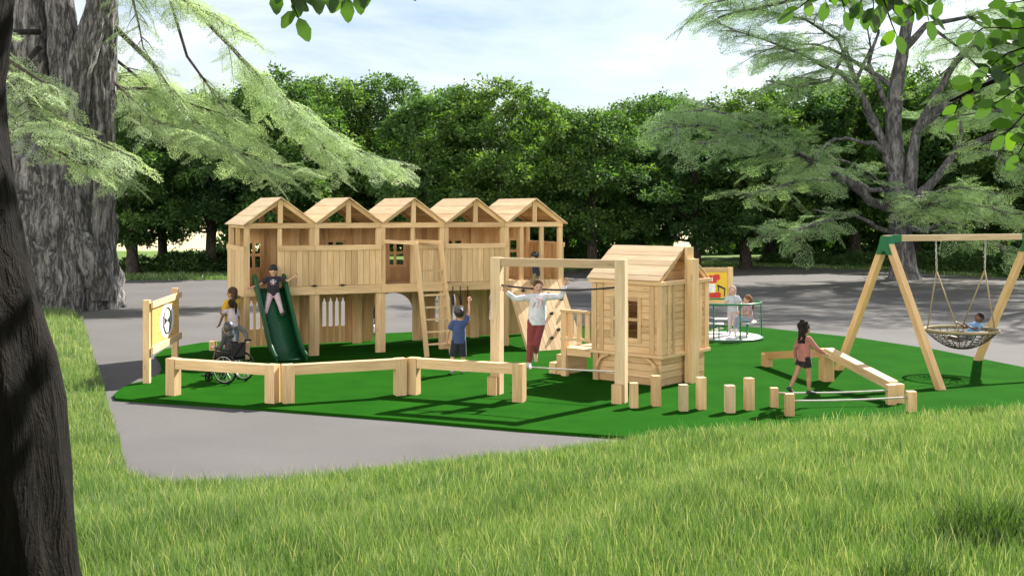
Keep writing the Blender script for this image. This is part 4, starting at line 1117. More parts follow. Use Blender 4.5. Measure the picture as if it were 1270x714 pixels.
# dark tall tufts
DARKG = leaf_mat('dark_tuft', [(0.0, (.014, .045, .008)), (1.0, (.11, .20, .04))], .35, (1.2, 1.2, .6), .05)
def tuft(px, py, rx, n, hmax, label):
    z = .6
    for _ in range(6):
        p = g(px, py, z); z = float(lawn_z(np.array([p.x]), np.array([p.y]))[0])
    a = rng.uniform(0, 2 * PI, n); r = rx * np.sqrt(rng.random(n))
    X = r * np.cos(a); Y = r * .8 * np.sin(a)
    hg = hmax * rng.uniform(.45, 1, n) * (1 - .5 * (r / rx) ** 2)
    zz = lawn_z(X + p.x, Y + p.y) - p.z
    o = blades(X, Y, zz, hg, rng.uniform(.007, .014, n), rng.random(n), .6, 'grass_tuft', DARKG)
    o.location = p; tag(o, label, 'grass tuft', 'dark grass tufts on the lawn')
tuft(1235, 672, .52, 950, .52, 'largest dark tuft of tall grass in the lower right corner of the lawn')
tuft(1130, 735, .40, 600, .34, 'dark grass tuft at the bottom edge of the picture')
tuft(1216, 513, .30, 420, .24, 'small dark grass tuft on the lawn rim below the basket swing')

# ------------------------------------------------------------------ broadleaf trees
LEAF = leaf_mat('broad_leaf', [(0.0, (.016, .050, .012)), (.5, (.056, .135, .030)), (1.0, (.150, .27, .066))], .42, (1.6, 1.5, .6), .02, .6)
LEAF2 = leaf_mat('deep_leaf', [(0.0, (.014, .046, .014)), (.5, (.042, .115, .032)), (1.0, (.11, .22, .062))], .40, (1.6, 1.5, .6), .02, .6)
LEAF3 = leaf_mat('light_leaf', [(0.0, (.020, .056, .010)), (.5, (.068, .150, .028)), (1.0, (.18, .29, .066))], .44, (1.6, 1.5, .6), .02, .6)
BARK = bark_mat('dark_bark', (.03, .026, .022), (.13, .115, .10))
def crown_mesh(name, seed, rad=3.6, z0=2.0, z1=11.2, nclump=800, per=44, leaf=.215):
    r = np.random.default_rng(seed)
    lob = []
    nl = 20
    for i in range(nl):
        t = (i + .5) / nl; z = z0 + .9 + (z1 - z0 - 1.9) * t
        prof = (1 - abs(2 * t - .75) ** 2.4 / 1.9) if t > .375 else 1 - (.375 - t) * .55
        a = i * 2.39996 + r.uniform(-.4, .4); rr = rad * prof * (r.uniform(.50, .80) if i % 4 else r.uniform(0, .3))
        lob.append((rr * math.cos(a), rr * math.sin(a), z + r.uniform(-.4, .4), r.uniform(1.35, 2.45) * (1 - .25 * abs(t - .4))))
    lob = np.array(lob)
    # clump centres on lobe shells
    k = r.integers(0, nl, nclump * 3); d = unit(r.normal(size=(nclump * 3, 3))); d[:, 2] = np.abs(d[:, 2]) * .75 + d[:, 2] * .25
    d = unit(d)
    C = lob[k, :3] + d * (lob[k, 3] * r.uniform(.82, 1.06, len(k)))[:, None]
    dist = np.linalg.norm(C[:, None, :] - lob[None, :, :3], axis=2) / lob[None, :, 3]
    keep = dist.min(1) > .74
    C, d = C[keep][:nclump], d[keep][:nclump]
    n = len(C)
    cr = r.uniform(.25, .55, n); ct = r.normal(.5, .16, n)
    off = r.normal(size=(n, per, 3)) * .46; off = off * cr[:, None, None]; off[..., 2] *= .75
    P = (C[:, None, :] + off).reshape(-1, 3)
    od = np.repeat(d, per, 0)
    A = unit(unit(off.reshape(-1, 3)) * .7 + od * .5 + r.normal(size=P.shape) * .5 + np.array([0, 0, -.35]))
    N = unit(od * .8 + np.array([0, 0, .7]) + r.normal(size=P.shape) * .45)
    m = len(P)
    tone = np.clip(np.repeat(ct, per) + r.normal(0, .15, m), 0, 1)
    me = leaf_mesh(name, P, A, N, leaf * r.uniform(.7, 1.35, m), leaf * .62 * r.uniform(.7, 1.3, m), tone)
    me.materials.append((LEAF, LEAF2, LEAF3)[{101: 1, 103: 1, 104: 2}.get(seed, 0)])
    return me, lob
def tree_trunk(lob, seed, rb=.34, zf=2.6):
    r = random.Random(seed); m = MB()
    m.tube([(0, 0, -.1), (.02, 0, .15), (.04, .02, 1.2), (.0, .05, zf), (.1, 0, 5.0), (0, 0, 8.6)], [rb * 1.7, rb * 1.15, rb * .9, rb * .85, rb * .5, .05], 10)
    for i in range(0, len(lob), 2):
        c = Vector(lob[i][:3]); z = min(c.z - .3, r.uniform(1.8, 5.5))
        s = Vector((.04, .03, z)); mid = s.lerp(c, .5) + Vector((0, 0, -.35))
        q = rb * r.uniform(.25, .5)
        m.tube([s, s.lerp(mid, .5) + Vector((0, 0, -.1)), mid, c], [q, q * .8, q * .55, q * .2], 6)
    return m.mesh('trunk')
CR = []
for k, (rad, z0, z1) in enumerate(((4.0, .9, 11.2), (3.7, .8, 10.8), (4.3, 1.1, 11.4), (3.9, .8, 11.0), (4.2, 1.0, 11.2))):
    me, lob = crown_mesh('crown', 100 + k, rad, z0, z1); tm = tree_trunk(lob, 5 + k); tm.materials.append(BARK); CR.append((me, tm))
TREES = [ # px, depth, scale, variant, label
 (165, 64, .98, 0, 'broadleaf tree just right of the big pale trunk, lowest limb reaching left'),
 (202, 70, .92, 3, 'broadleaf tree whose slim trunk stands mid-gap in the pale field behind the sign panel'),
 (262, 66, .98, 1, 'broadleaf tree beside the left end of the tower, lit clumps low on its crown'),
 (330, 65, 1.0, 2, 'broadleaf tree behind the first roof gable, under the drooping conifer bough'),
 (405, 71, 1.13, 4, 'tallest broadleaf tree left of centre, behind the second roof gable'),
 (470, 73, 1.08, 0, 'broadleaf tree behind the third roof gable, top just right of the bough tip'),
 (535, 63, .98, 2, 'round-crowned broadleaf tree above the fourth roof gable'),
 (618, 62, .97, 4, 'broad bright-topped broadleaf tree above the last roof gable'),
 (676, 76, .98, 1, 'broadleaf tree set back in the skyline notch right of the tower'),
 (735, 64, .95, 2, 'dark broadleaf tree straight above the rope frame'),
 (795, 71, 1.02, 0, 'dark broadleaf tree above the playhouse roof'),
 (862, 67, .97, 3, 'broadleaf tree above the chimney plank, pale gap beside its trunk'),
 (925, 69, 1.02, 4, 'broadleaf tree above the yellow play panel, trunk bare and forked'),
 (992, 72, 1.10, 1, 'broadleaf tree left of the grey conifer, sunlit top'),
 (1060, 74, 1.14, 2, 'broadleaf tree directly behind the left limbs of the grey conifer'),
 (1135, 76, 1.18, 0, 'broadleaf tree hidden behind the trunk of the grey conifer'),
 (1205, 72, 1.12, 3, 'broadleaf tree behind the beam of the basket swing'),
 (1275, 70, 1.12, 4, 'broadleaf tree at the far right edge behind the swing'),
 (1350, 68, 1.1, 1, 'broadleaf tree past the right edge of the lawn'),
 (110, 74, 1.02, 2, 'broadleaf tree behind the big pale trunk'),
 (30, 70, 1.0, 1, 'broadleaf tree left of the big pale trunk'),
 (370, 80, 1.16, 1, 'second-row broadleaf tree between the first two roof gables'),
 (572, 80, 1.10, 3, 'second-row broadleaf tree between the fourth and fifth gables'),
 (700, 84, 1.05, 4, 'second-row broadleaf tree filling the gap right of the tower'),
 (830, 82, 1.12, 1, 'second-row broadleaf tree behind the playhouse ridge'),
 (955, 84, 1.16, 3, 'second-row broadleaf tree behind the roundabout'),
 (1100, 86, 1.3, 4, 'second-row broadleaf tree deep behind the grey conifer'),
 (1240, 84, 1.25, 2, 'second-row broadleaf tree deep behind the swing basket'),
]
GRP = 'broadleaf trees along the far edge of the pavement'
for i, (px, d, s, v, lab) in enumerate(TREES):
    x = (px - CX) * d / F
    t = thing('broadleaf_tree', lab, 'tree', (x, d, -.06), random.uniform(0, 6.28), GRP)
    t.scale = (s * random.uniform(.95, 1.08), s * random.uniform(.95, 1.08), s * (.89 if 690 < px < 970 else .93) * random.uniform(.93, 1.05))
    link('crown', CR[v][0], t); link('trunk', CR[v][1], t)
# shrubs
def shrub_mesh(seed, r0=1.2, n=2600):
    r = np.random.default_rng(seed)
    d = unit(r.normal(size=(n, 3))); d[:, 2] = np.abs(d[:, 2])
    lump = 1 + .16 * np.sin(d[:, 0] * 7 + seed) * np.cos(d[:, 1] * 6) + .1 * np.sin(d[:, 2] * 9)
    P = d * (r0 * lump * r.uniform(.8, 1.03, n))[:, None] * np.array([1.25, 1, .95]) + np.array([0, 0, .02])
    A = unit(d + r.normal(size=d.shape) * .7); N = unit(d + r.normal(size=d.shape) * .5)
    me = leaf_mesh('foliage', P, A, N, .17 * r.uniform(.7, 1.3, n), .10 * r.uniform(.7, 1.3, n), np.clip(r.normal(.28, .18, n), 0, 1)); me.materials.append(LEAF); return me
SHM = [shrub_mesh(1), shrub_mesh(2), shrub_mesh(3)]
SHR = [(172, 66, .8, 'low dark shrub at the foot of the pale trunk, by the field gap'), (216, 67, .95, 'rounded dark shrub under the trees right of the slim trunk'), (232, 65.5, 1.05, 'largest rounded dark shrub in the pale field gap'),
       (262, 67, 1.0, 'dark shrub between the field gaps beside the tower'), (283, 68, .95, 'dark shrub half hidden by the left end of the tower'), (325, 69, 1.0, 'dark shrub behind the open side of the tower'),
       (722, 74, 1.1, 'dark shrub in shade right of the tower roofs'), (775, 75, 1.1, 'dark shrub in shade behind the rope frame'), (830, 75, .9, 'dark shrub behind the playhouse chimney'), (960, 73, .7, 'low shrub in shade above the standing girl'),
       (1010, 72, .9, 'low shrub left of the grey conifer trunk'), (1165, 66, 1.1, 'low shrub right of the conifer trunk, behind the swing rope'), (1210, 63, 1.15, 'low dark shrub behind the basket swing'), (1255, 61, 1.2, 'low dark shrub behind the right swing leg'), (1065, 69, .9, 'low shrub behind the left swing leg')]
for i, (px, d, s, lab) in enumerate(SHR):
    o = link('shrub', SHM[i % 3]); o.location = ((px - CX) * d / F, d, -.1); o.scale = (s * 1.15, s, s * .86); o.rotation_euler = (0, 0, i * 1.3); tag(o, lab, 'shrub', 'dark shrubs under the far trees')

# tall shaded undergrowth behind the trunks
for i, px in enumerate((322, 372, 424, 470, 516, 560, 604, 650, 694, 738, 780, 893, 930, 968, 1006, 1046, 1088, 1130, 1172, 1214, 1256, 1300)):
    d = 90 + (i * 37 % 7) * .6; sc_ = (2.6 if 310 < px < 800 or px > 985 else 1.9) * (.92 + .16 * ((i * 53) % 10) / 10)
    o = link('bush', SHM[i % 3]); o.location = ((px - CX) * d / F, d, -.1); o.scale = (sc_ * .86, sc_ * .7, sc_ * 1.22); o.rotation_euler = (0, 0, i * 2.1)
    tag(o, 'tall dark bush in the shaded undergrowth behind the far tree trunks', 'bush', 'tall bushes behind the far tree trunks')

# ------------------------------------------------------------------ conifers
def spray_template(n=9):
    """flat feathery frond along +x, length 1"""
    P, A, L, W = [], [], [], []
    for i in range(n):
        t = .06 + .94 * i / n
        ln = .46 * (1 - t) ** .7 + .07
        for s in (-1, 1):
            d = np.array([math.cos(RAD(52)), s * math.sin(RAD(52)), -.12])
            b = np.array([t, 0, -.10 * t * t])
            k = max(2, int(ln / .085))
            for j in range(k):
                q = b + d * ln * j / k
                for s2 in (-1, 1):
                    ang = RAD(52) * s + s2 * RAD(38)
                    P.append(q); A.append([math.cos(ang), math.sin(ang), -.1]); L.append(.12 * (1 - .4 * j / k)); W.append(.023)
            P.append(b + d * ln * (1 - 1 / k)); A.append(d); L.append(ln / k * 1.3); W.append(.023)
        P.append([t, 0, -.10 * t * t]); A.append([1, 0, -.2]); L.append(.11); W.append(.02)
    return [np.array(v, float) for v in (P, A, L, W)]
SPR = spray_template()
def spray_mesh(name, O, D, Nn, S, tone, m, wmul=1.0):
    """O origins, D directions, Nn normals, S lengths"""
    P, A, L, W = SPR; n, k = len(O), len(P)
    D = unit(D); Y = unit(np.cross(Nn, D)); Z = np.cross(D, Y)
    R_ = np.stack([D, Y, Z], 2)                      # columns
    PP = O[:, None, :] + np.einsum('nij,kj->nki', R_, P) * S[:, None, None]
    AA = np.einsum('nij,kj->nki', R_, unit(A))
    LL = (S[:, None] * L[None, :] * rng.uniform(.75, 1.3, (n, k))); WW = S[:, None] * W[None, :] * wmul
    NN = np.repeat(Z[:, None, :], k, 1) + rng.normal(size=(n, k, 3)) * .35
    AA = AA + rng.normal(size=(n, k, 3)) * .28
    tn = np.clip(np.repeat(tone, k) + rng.normal(0, .1, n * k), 0, 1)
    me = leaf_mesh(name, PP.reshape(-1, 3), AA.reshape(-1, 3), NN.reshape(-1, 3), LL.ravel(), WW.ravel(), tn, fold=.05)
    me.materials.append(m); return me
def bough(pts, n_side, side_len, spray_len, droop=.25, start=.15, spread=1.0, up=(0, 0, 1)):
    """pts: world polyline of a limb; returns spray arrays and side twig polylines"""
    P = [Vector(p) for p in pts]; seg = [(P[i + 1] - P[i]).length for i in range(len(P) - 1)]; Lt = sum(seg)
    def ev(t):
        s = t * Lt
        for i, l in enumerate(seg):
            if s <= l or i == len(seg) - 1: return P[i].lerp(P[i + 1], min(1, s / l)), (P[i + 1] - P[i]).normalized()
            s -= l
    O, D, N, S, tw_ = [], [], [], [], []
    n_side = int(n_side * DENS)
    for i in range(n_side):
        t = start + (1 - start) * (i + random.random()) / n_side
        p, d = ev(t)
        side = d.cross(Vector((0, 0, 1)))
        side = side.normalized() if side.length > .1 else Vector((1, 0, 0))
        s = 1 if i % 2 else -1
        dirv = (d * random.uniform(.45, .9) + side * s * random.uniform(.5, 1.1) * spread + Vector((0, 0, random.uniform(-.25, .25) * ZJ))).normalized()
        ln = side_len * random.uniform(.55, 1.15) * (1 - .45 * t)
        q0, q1 = p, p + dirv * ln * .55 + Vector((0, 0, -.02 * ln)); q2 = p + dirv * ln + Vector((0, 0, -droop * ln))
        tw_.append([q0, q1, q2])
        m = max(2, int(ln / (spray_len * .30)))
        for j in range(m):
            a = (j + random.random()) / m
            c = q0.lerp(q1, a / .55) if a < .55 else q1.lerp(q2, (a - .55) / .45)
            sd = dirv.cross(Vector((0, 0, 1))).normalized()
            s2 = 1 if j % 2 else -1
            dd = dirv * random.uniform(.5, 1) + sd * s2 * random.uniform(.2, .9) + Vector((0, 0, random.uniform(-.35, .05) - droop * .3))
            nn = Vector((0, 0, 1)) + Vector((random.uniform(-.5, .5), random.uniform(-.5, .5), 0)) * ZJ
            O.append(c); D.append(dd); N.append(nn); S.append(spray_len * random.uniform(.65, 1.15))
    return O, D, N, S, tw_
DENS = 1.0; ZJ = 1.0
def add_boughs(specs, spray_len, m_leaf, tone0):
    O, D, N, S, TW, TN = [], [], [], [], [], []
    for (pts, ns, sl_, kw) in specs:
        o, d, n, s, t = bough(pts, ns, sl_, spray_len, **kw)
        O += o; D += d; N += n; S += s; TW += t; TN += [tone0 + random.uniform(-.15, .15)] * len(o)
    f = lambda v: np.array([tuple(x) for x in v], float)
    return spray_mesh('crown', f(O), f(D), f(N), np.array(S), np.array(TN), m_leaf), TW

# big pale multi-stem conifer on the left
PALE = leaf_mat('pale_needles', [(0.0, (.17, .28, .13)), (.5, (.35, .47, .25)), (1.0, (.48, .58, .37))], .45, (1.3, 1.3, .9), .03, .5)
PBARK = bark_mat('pale_bark', (.045, .044, .045), (.46, .45, .455), (3.2, 3.2, .36), 1.0, .14)
TD = 41.0
DENS = 1.7
def tp(px, py, dd=0.0): return at(px, py, TD + dd)
base = Vector(((62 - CX) * TD / F, TD, -.1))
bt = thing('giant_conifer', 'huge pale-barked conifer of several fused stems with drooping feathery boughs', 'tree', base)
def noisy_tube(path, radii, n=44, rings=70, seed=0, amp=.09, flute=7):
    P = [Vector(p) for p in path]; seg = [0]
    for i in range(len(P) - 1): seg.append(seg[-1] + (P[i + 1] - P[i]).length)
    V = []; r = np.random.default_rng(seed); ph = r.uniform(0, 6.28, 8)
    for i in range(rings):
        s = seg[-1] * i / (rings - 1); k = 0
        while k < len(P) - 2 and s > seg[k + 1]: k += 1
        t = (s - seg[k]) / max(1e-6, seg[k + 1] - seg[k]); tt = t * t * (3 - 2 * t)
        c = P[k].lerp(P[k + 1], t); ra = radii[k] * (1 - tt) + radii[k + 1] * tt
        for j in range(n):
            a = 2 * PI * j / n
            w = 1 + amp * (abs(math.sin(a * flute / 2 + ph[0] + .25 * math.sin(s * .8 + ph[1]))) - .5) + amp * .6 * math.sin(a * 3 + s * .5 + ph[2]) + amp * .35 * math.sin(a * 13 + s * 1.3 + ph[3]) + amp * .3 * math.sin(s * 4.1 + a * 5 + ph[4]) + amp * .25 * math.sin(s * 9.3 + a * 9 + ph[5])
            V.append(tuple(c + Vector((math.cos(a), math.sin(a), 0)) * ra * w))
    idx = [(i * n + j, i * n + (j + 1) % n, (i + 1) * n + (j + 1) % n, (i + 1) * n + j) for i in range(rings - 1) for j in range(n)]
    return np.array(V), np.array(idx)
def rel(p): return Vector(p) - base
stems = [([tp(64, 408), tp(64, 388), tp(66, 300), tp(68, 205, .3), tp(70, 150, .4)], [2.75, 2.35, 2.05, 1.75, 1.0], .10, 11),
         ([tp(116, 400, -.4), tp(118, 385, -.4), tp(117, 290, -.3), tp(122, 150), tp(126, 0), tp(128, -160)], [1.15, .80, .72, .60, .52, .42], .10, 7),
         ([tp(82, 395, -.9), tp(82, 300, -.8), tp(86, 190, -.6), tp(84, 90, -.3), tp(73, -20), tp(62, -160)], [1.2, 1.0, .75, .55, .45, .36], .11, 7),
         ([tp(40, 400, -.6), tp(44, 300, -.5), tp(48, 180), tp(42, 60), tp(32, -40), tp(24, -160)], [1.6, 1.25, .85, .66, .55, .45], .10, 7),
         ([tp(86, 175, -.7), tp(96, 95, -.8), tp(112, 40, -.9), tp(128, -10, -1.0), tp(150, -120, -1)], [.55, .50, .46, .42, .34], .08, 5),
         ([tp(6, 405, .2), tp(10, 300, .3), tp(14, 180, .6), tp(8, 20, 1), tp(0, -120, 1)], [1.4, 1.1, .8, .6, .5], .1, 7),
         ([tp(122, 372, -.9), tp(116, 335, -1.15), tp(100, 300, -1.2), tp(90, 270, -.9)], [.46, .52, .50, .3], .10, 5)]
VV, II, o_ = [], [], 0
for k, (pth, rad, am, fl) in enumerate(stems):
    v, ii = noisy_tube([rel(p) for p in pth], rad, 48, 90, 40 + k, am, fl); VV.append(v); II.append(ii + o_); o_ += len(v)
me = np_mesh('trunk', np.concatenate(VV), 4, np.concatenate(II), smooth=True); me.materials.append(PBARK); link('trunk', me, bt)
B = []
def bp(*a): return [rel(at(px, py, d)) for px, py, d in a]
B.append((bp((126, -60, 41), (230, 0, 42), (290, 62, 43), (330, 108, 43.6), (382, 152, 44.2), (440, 186, 44.7), (494, 203, 45)), 30, 2.6, dict(start=.40, droop=.25)))
B.append((bp((320, 100, 43.5), (352, 120, 43.8), (398, 178, 44), (420, 208, 44)), 12, 1.6, dict(start=.2)))
B.append((bp((128, 20, 41), (190, 80, 41.5), (225, 135, 42), (262, 170, 42.4), (320, 200, 42.8), (378, 212, 43)), 28, 2.5, dict(start=.22)))
B.append((bp((126, -80, 41), (180, -30, 40), (240, 8, 39.5), (300, 40, 39)), 18, 2.2, dict(start=.2)))
B.append((bp((126, -90, 41), (160, -20, 39), (172, 30, 38.6), (178, 62, 38.4)), 9, 1.3, dict(start=.4)))
B.append((bp((128, 90, 41), (160, 120, 41), (190, 150, 41), (240, 165, 41)), 12, 2.0, dict(start=.15)))
B.append((bp((125, 110, 42), (190, 110, 43), (240, 130, 43.5), (300, 150, 43.5)), 14, 2.2, dict(start=.1)))
B.append((bp((126, 60, 42), (170, 95, 43.5), (225, 150, 44.5), (280, 180, 45)), 14, 2.6, dict(start=.15)))
B.append((bp((126, 95, 42), (150, 95, 44), (185, 100, 46), (230, 120, 47)), 12, 2.4, dict(start=.2)))
B.append((bp((205, -20, 41.8), (232, 70, 42.6), (290, 150, 43.5), (330, 180, 44)), 12, 1.9, dict(start=.45)))
B.append((bp((48, 60, 40), (20, 90, 37), (40, 140, 36), (90, 165, 35.5), (150, 190, 35)), 20, 1.9, dict(start=.35)))
B.append((bp((48, 40, 40), (-10, 40, 37), (10, 75, 36.5), (50, 100, 36), (70, 110, 36)), 12, 1.6, dict(start=.4)))
B.append((bp((20, 130, 38), (40, 165, 36), (90, 200, 35.6), (120, 208, 35.4)), 10, 1.3, dict(start=.3)))
B.append((bp((126, 130, 41), (140, 190, 40), (152, 225, 39.6)), 6, .9, dict(start=.5)))
cm, TW = add_boughs(B, .92, PALE, .55)
link('crown', cm, bt)
m = MB()
for (pts, ns, sl_, kw) in B: m.tube(pts, list(np.linspace(.11 if len(pts) > 4 else .07, .02, len(pts))), 7)
for t in TW: m.tube(t, [.022, .014, .006], 4)
m.build('limb', cached(bark_mat, (.06, .05, .045), (.17, .15, .13)), bt)

# grey spreading conifer on the right
GREY = leaf_mat('grey_needles', [(0.0, (.09, .19, .085)), (.5, (.24, .38, .18)), (1.0, (.40, .53, .28))], .45, (1.3, 1.3, .85), .03, .5)
GBARK = bark_mat('grey_bark', (.05, .05, .055), (.27, .27, .285), (3.2, 3.2, .7), .8, .05)
GD = 58.0
gb = Vector(((1122 - CX) * GD / F, GD, -.1))
gt = thing('spreading_conifer', 'grey-trunked spreading conifer with bare crooked limbs behind the swing', 'tree', gb)
DENS = 1.1; ZJ = 2.0
def gp(px, py, dd=0.0): return at(px, py, GD + dd) - gb
LIMB = [ # polyline, r0, r1
 ([(1121, 350, 0), (1121, 330, 0), (1118, 280, 0), (1112, 220, 0), (1108, 165, 0), (1112, 110, 0), (1122, 50, 0), (1128, -20, 0), (1135, -110, 0), (1132, -220, 0)], .84, .2),
 ([(1128, 260, -.4), (1130, 210, -.5), (1135, 165, -.5), (1160, 120, -.8), (1185, 80, -1), (1215, 40, -1)], .48, .12),
 ([(1135, 165, -.5), (1170, 130, -1.5), (1215, 110, -2), (1262, 78, -2.5)], .36, .12),
 ([(1120, 250, 0), (1150, 235, -.6), (1188, 186, -1), (1240, 165, -2), (1290, 130, -3)], .36, .12),
 ([(1188, 186, -1), (1192, 150, -1)], .18, .1),
 ([(1108, 215, 0), (1092, 170, -.6), (1070, 120, -1), (1040, 90, -2), (1000, 70, -3)], .34, .08),
 ([(1092, 170, -.6), (1075, 140, -.6), (1062, 100, 0), (1050, 60, 0)], .24, .06),
 ([(1110, 150, 0), (1095, 120, -.3), (1078, 80, -1), (1090, 40, -1)], .26, .08),
 ([(1112, 262, 0), (1080, 250, -1), (1050, 225, -2), (1020, 208, -3), (985, 190, -4), (940, 172, -5), (880, 160, -6)], .34, .06),
 ([(1108, 196, 0), (1082, 178, -1), (1058, 172, -2), (1036, 172, -2.5)], .22, .06),
 ([(1115, 292, 0), (1085, 280, -1), (1060, 266, -2), (1010, 260, -3)], .20, .05),
 ([(1115, 240, 0), (1080, 235, 1), (1040, 210, 2), (1005, 200, 2.5)], .2, .05),
 ([(1124, 285, -.3), (1150, 285, -1.5), (1175, 275, -2.5), (1200, 280, -3)], .2, .06),
 ([(1126, 30, 0), (1095, -10, -1), (1040, -10, -2), (960, 5, -3), (890, 22, -4)], .26, .05),
 ([(1122, 60, 0), (1150, 30, 1), (1200, 20, 2), (1260, 30, 3)], .26, .06),
 ([(1112, 110, 0), (1080, 90, 1), (1030, 60, 2), (970, 50, 2)], .22, .05),
]
m = MB()
for pts, r0, r1 in LIMB:
    P = [gp(*p) for p in pts]; n = len(P)
    PP = []
    for i in range(n - 1):
        for t in (0, .33, .66): PP.append(P[i].lerp(P[i + 1], t) + Vector((random.uniform(-.07, .07), random.uniform(-.05, .05), random.uniform(-.07, .07))) * (1 if i or t else 0))
    PP.append(P[-1])
    rad = [r0 + (r1 - r0) * (k / (len(PP) - 1)) ** .8 for k in range(len(PP))]
    if r0 > .8: rad[0] = 1.3; rad[1] = 1.02; rad[2] = .9
    m.tube(PP, [q * .82 for q in rad], 12)
m.build('trunk', GBARK, gt)
B = []
def gbr(pts, n, sl_, **kw): B.append(([gp(*p) for p in pts], n, sl_, kw))
K = dict(droop=.12, spread=1.2)
gbr([(1040, 90, -2), (1000, 70, -3), (950, 50, -4), (905, 36, -5)], 22, 3.0, start=.0, **K)
gbr([(1060, 100, 0), (1040, 50, 0), (1000, 25, -1), (940, 12, -2), (880, 14, -3)], 26, 3.0, start=.05, **K)
gbr([(1090, 40, -1), (1060, 5, -1), (1000, -10, -2), (930, -6, -3), (872, 6, -4)], 22, 3.0, start=.1, **K)
gbr([(1030, 60, 2), (985, 62, 2), (945, 70, 1)], 14, 2.4, start=.0, **K)
gbr([(1050, 60, 0), (1030, 100, -3), (985, 108, -4), (950, 100, -5)], 14, 2.2, start=.1, **K)
gbr([(985, 190, -4), (940, 172, -5), (880, 155, -6), (825, 158, -7)], 22, 3.0, start=.0, **K)
gbr([(985, 190, -4), (930, 150, -4), (880, 136, -4.5), (835, 140, -5)], 18, 2.8, start=.1, **K)
gbr([(1020, 205, -3), (970, 178, -5), (920, 175, -6), (850, 178, -7)], 16, 2.4, start=.1, **K)
gbr([(1050, 225, -2), (1000, 222, -3), (955, 235, -4), (922, 243, -5)], 16, 2.4, start=.15, **K)
gbr([(1060, 266, -2), (1020, 275, -3), (980, 288, -4), (945, 292, -5)], 16, 2.3, start=.1, **K)
gbr([(1036, 172, -2.5), (1010, 190, -3), (1000, 220, -3.5)], 10, 2.0, start=.1, **K)
gbr([(1112, 250, -1), (1080, 215, -3), (1050, 200, -4), (1025, 195, -4)], 10, 2.0, start=.2, **K)
gbr([(1124, 270, -.5), (1160, 250, -3), (1200, 252, -4), (1262, 266, -5)], 24, 2.4, start=.1, **K)
gbr([(1124, 262, -.5), (1150, 240, -3), (1190, 232, -4), (1235, 240, -5)], 18, 2.4, start=.15, **K)
gbr([(1150, 285, -1.5), (1185, 290, -3), (1225, 298, -4), (1250, 312, -4.4)], 12, 1.7, start=.1, **K)
gbr([(1200, 20, 2), (1235, 10, 1), (1290, 12, 0), (1340, 20, 0)], 20, 2.8, start=.0, **K)
gbr([(1185, 80, -1), (1215, 50, -2), (1255, 48, -3), (1300, 60, -4)], 18, 2.6, start=.1, **K)
gbr([(1262, 78, -2.5), (1300, 72, -3), (1350, 90, -3)], 14, 2.4, start=.0, **K)
gbr([(1240, 165, -2), (1275, 150, -3), (1330, 150, -3)], 14, 2.4, start=.1, **K)
gbr([(1240, 165, -2), (1235, 195, -4), (1270, 210, -5)], 12, 2.2, start=.1, **K)
gbr([(1150, 30, 1), (1190, 60, 4), (1230, 100, 5), (1290, 120, 6)], 18, 2.8, start=.1, **K)
gbr([(1135, 165, .5), (1170, 150, 4), (1215, 140, 6), (1270, 150, 7)], 18, 2.8, start=.1, **K)
gbr([(1200, 20, 2), (1230, 40, 4), (1270, 60, 5), (1310, 90, 5)], 16, 2.8, start=.0, **K)
gbr([(1128, 10, 0), (1150, -10, 1), (1180, -30, 1)], 12, 2.6, start=.2, **K)
gbr([(1128, -30, 0), (1090, -60, 0), (1020, -50, -1)], 14, 3.0, start=.2, **K)
gbr([(1062, 100, 0), (1080, 60, 2), (1075, 30, 2)], 10, 2.2, start=.1, **K)
for (a, b, c) in (((1060, -90, -2), (1000, -110, -3), (900, -95, -4)), ((1190, -90, 1), (1250, -110, 1), (1340, -95, 0)), ((1120, -120, -4), (1090, -150, -6), (1060, -160, -8)), ((1140, -120, 4), (1160, -140, 6), (1200, -150, 8)), ((1080, -170, 2), (1020, -190, 3), (960, -180, 3)), ((1180, -180, -2), (1240, -200, -3), (1300, -190, -4)), ((1060, -60, 3), (1010, -70, 5), (960, -60, 7)), ((1150, -60, 4), (1190, -70, 7), (1240, -60, 9)), ((1100, -80, -4), (1060, -90, -8), (1020, -80, -11))):
    gbr([(1132, -60, 0), a, b, c], 24, 3.4, start=.15, **K)
cm, TW = add_boughs(B, 1.15, GREY, .5)
link('crown', cm, gt)
m = MB()
for (pts, ns, sl_, kw) in B: m.tube(pts, list(np.linspace(.10, .03, len(pts))), 6)
for t in TW: m.tube(t, [.03, .02, .008], 4)
m.build('limb', GBARK, gt)

g2 = copy_tree(gt); g2.location = (31.0, 53.0, -.1); g2.rotation_euler = (0, 0, 2.3); g2.scale = (.92, .92, .92)
g2['label'] = 'second grey conifer beyond the right edge, its boughs reaching in above the swing'
# ------------------------------------------------------------------ near tree at the left edge and overhanging leafy limbs
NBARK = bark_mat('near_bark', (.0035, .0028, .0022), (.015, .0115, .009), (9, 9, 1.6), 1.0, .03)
ND = 4.6
def npnt(px, py, dd=0.0): return at(px, py, ND + dd)
nb = Vector((npnt(-38, 800).x, ND, 1.15))
nt_ = thing('near_tree', 'dark leaning tree trunk filling the left edge close by', 'tree', nb)
R0 = .40; q = R0 / ND * F
edge = [(820, 100), (714, 92), (600, 88), (500, 79), (440, 68), (380, 50), (300, 30), (200, 14), (100, 7), (40, 10), (0, 20), (-80, 34), (-200, 40)]
v, ii = noisy_tube([npnt(ex - 9 - q * (1 if y > 60 else .92), y) - nb for y, ex in edge], [.50, .42, .40, .40, .40, .40, .40, .40, .39, .38, .36, .33, .30], 56, 120, 77, .05, 9)
me = np_mesh('trunk', v, 4, ii, smooth=True); me.materials.append(NBARK); link('trunk', me, nt_)
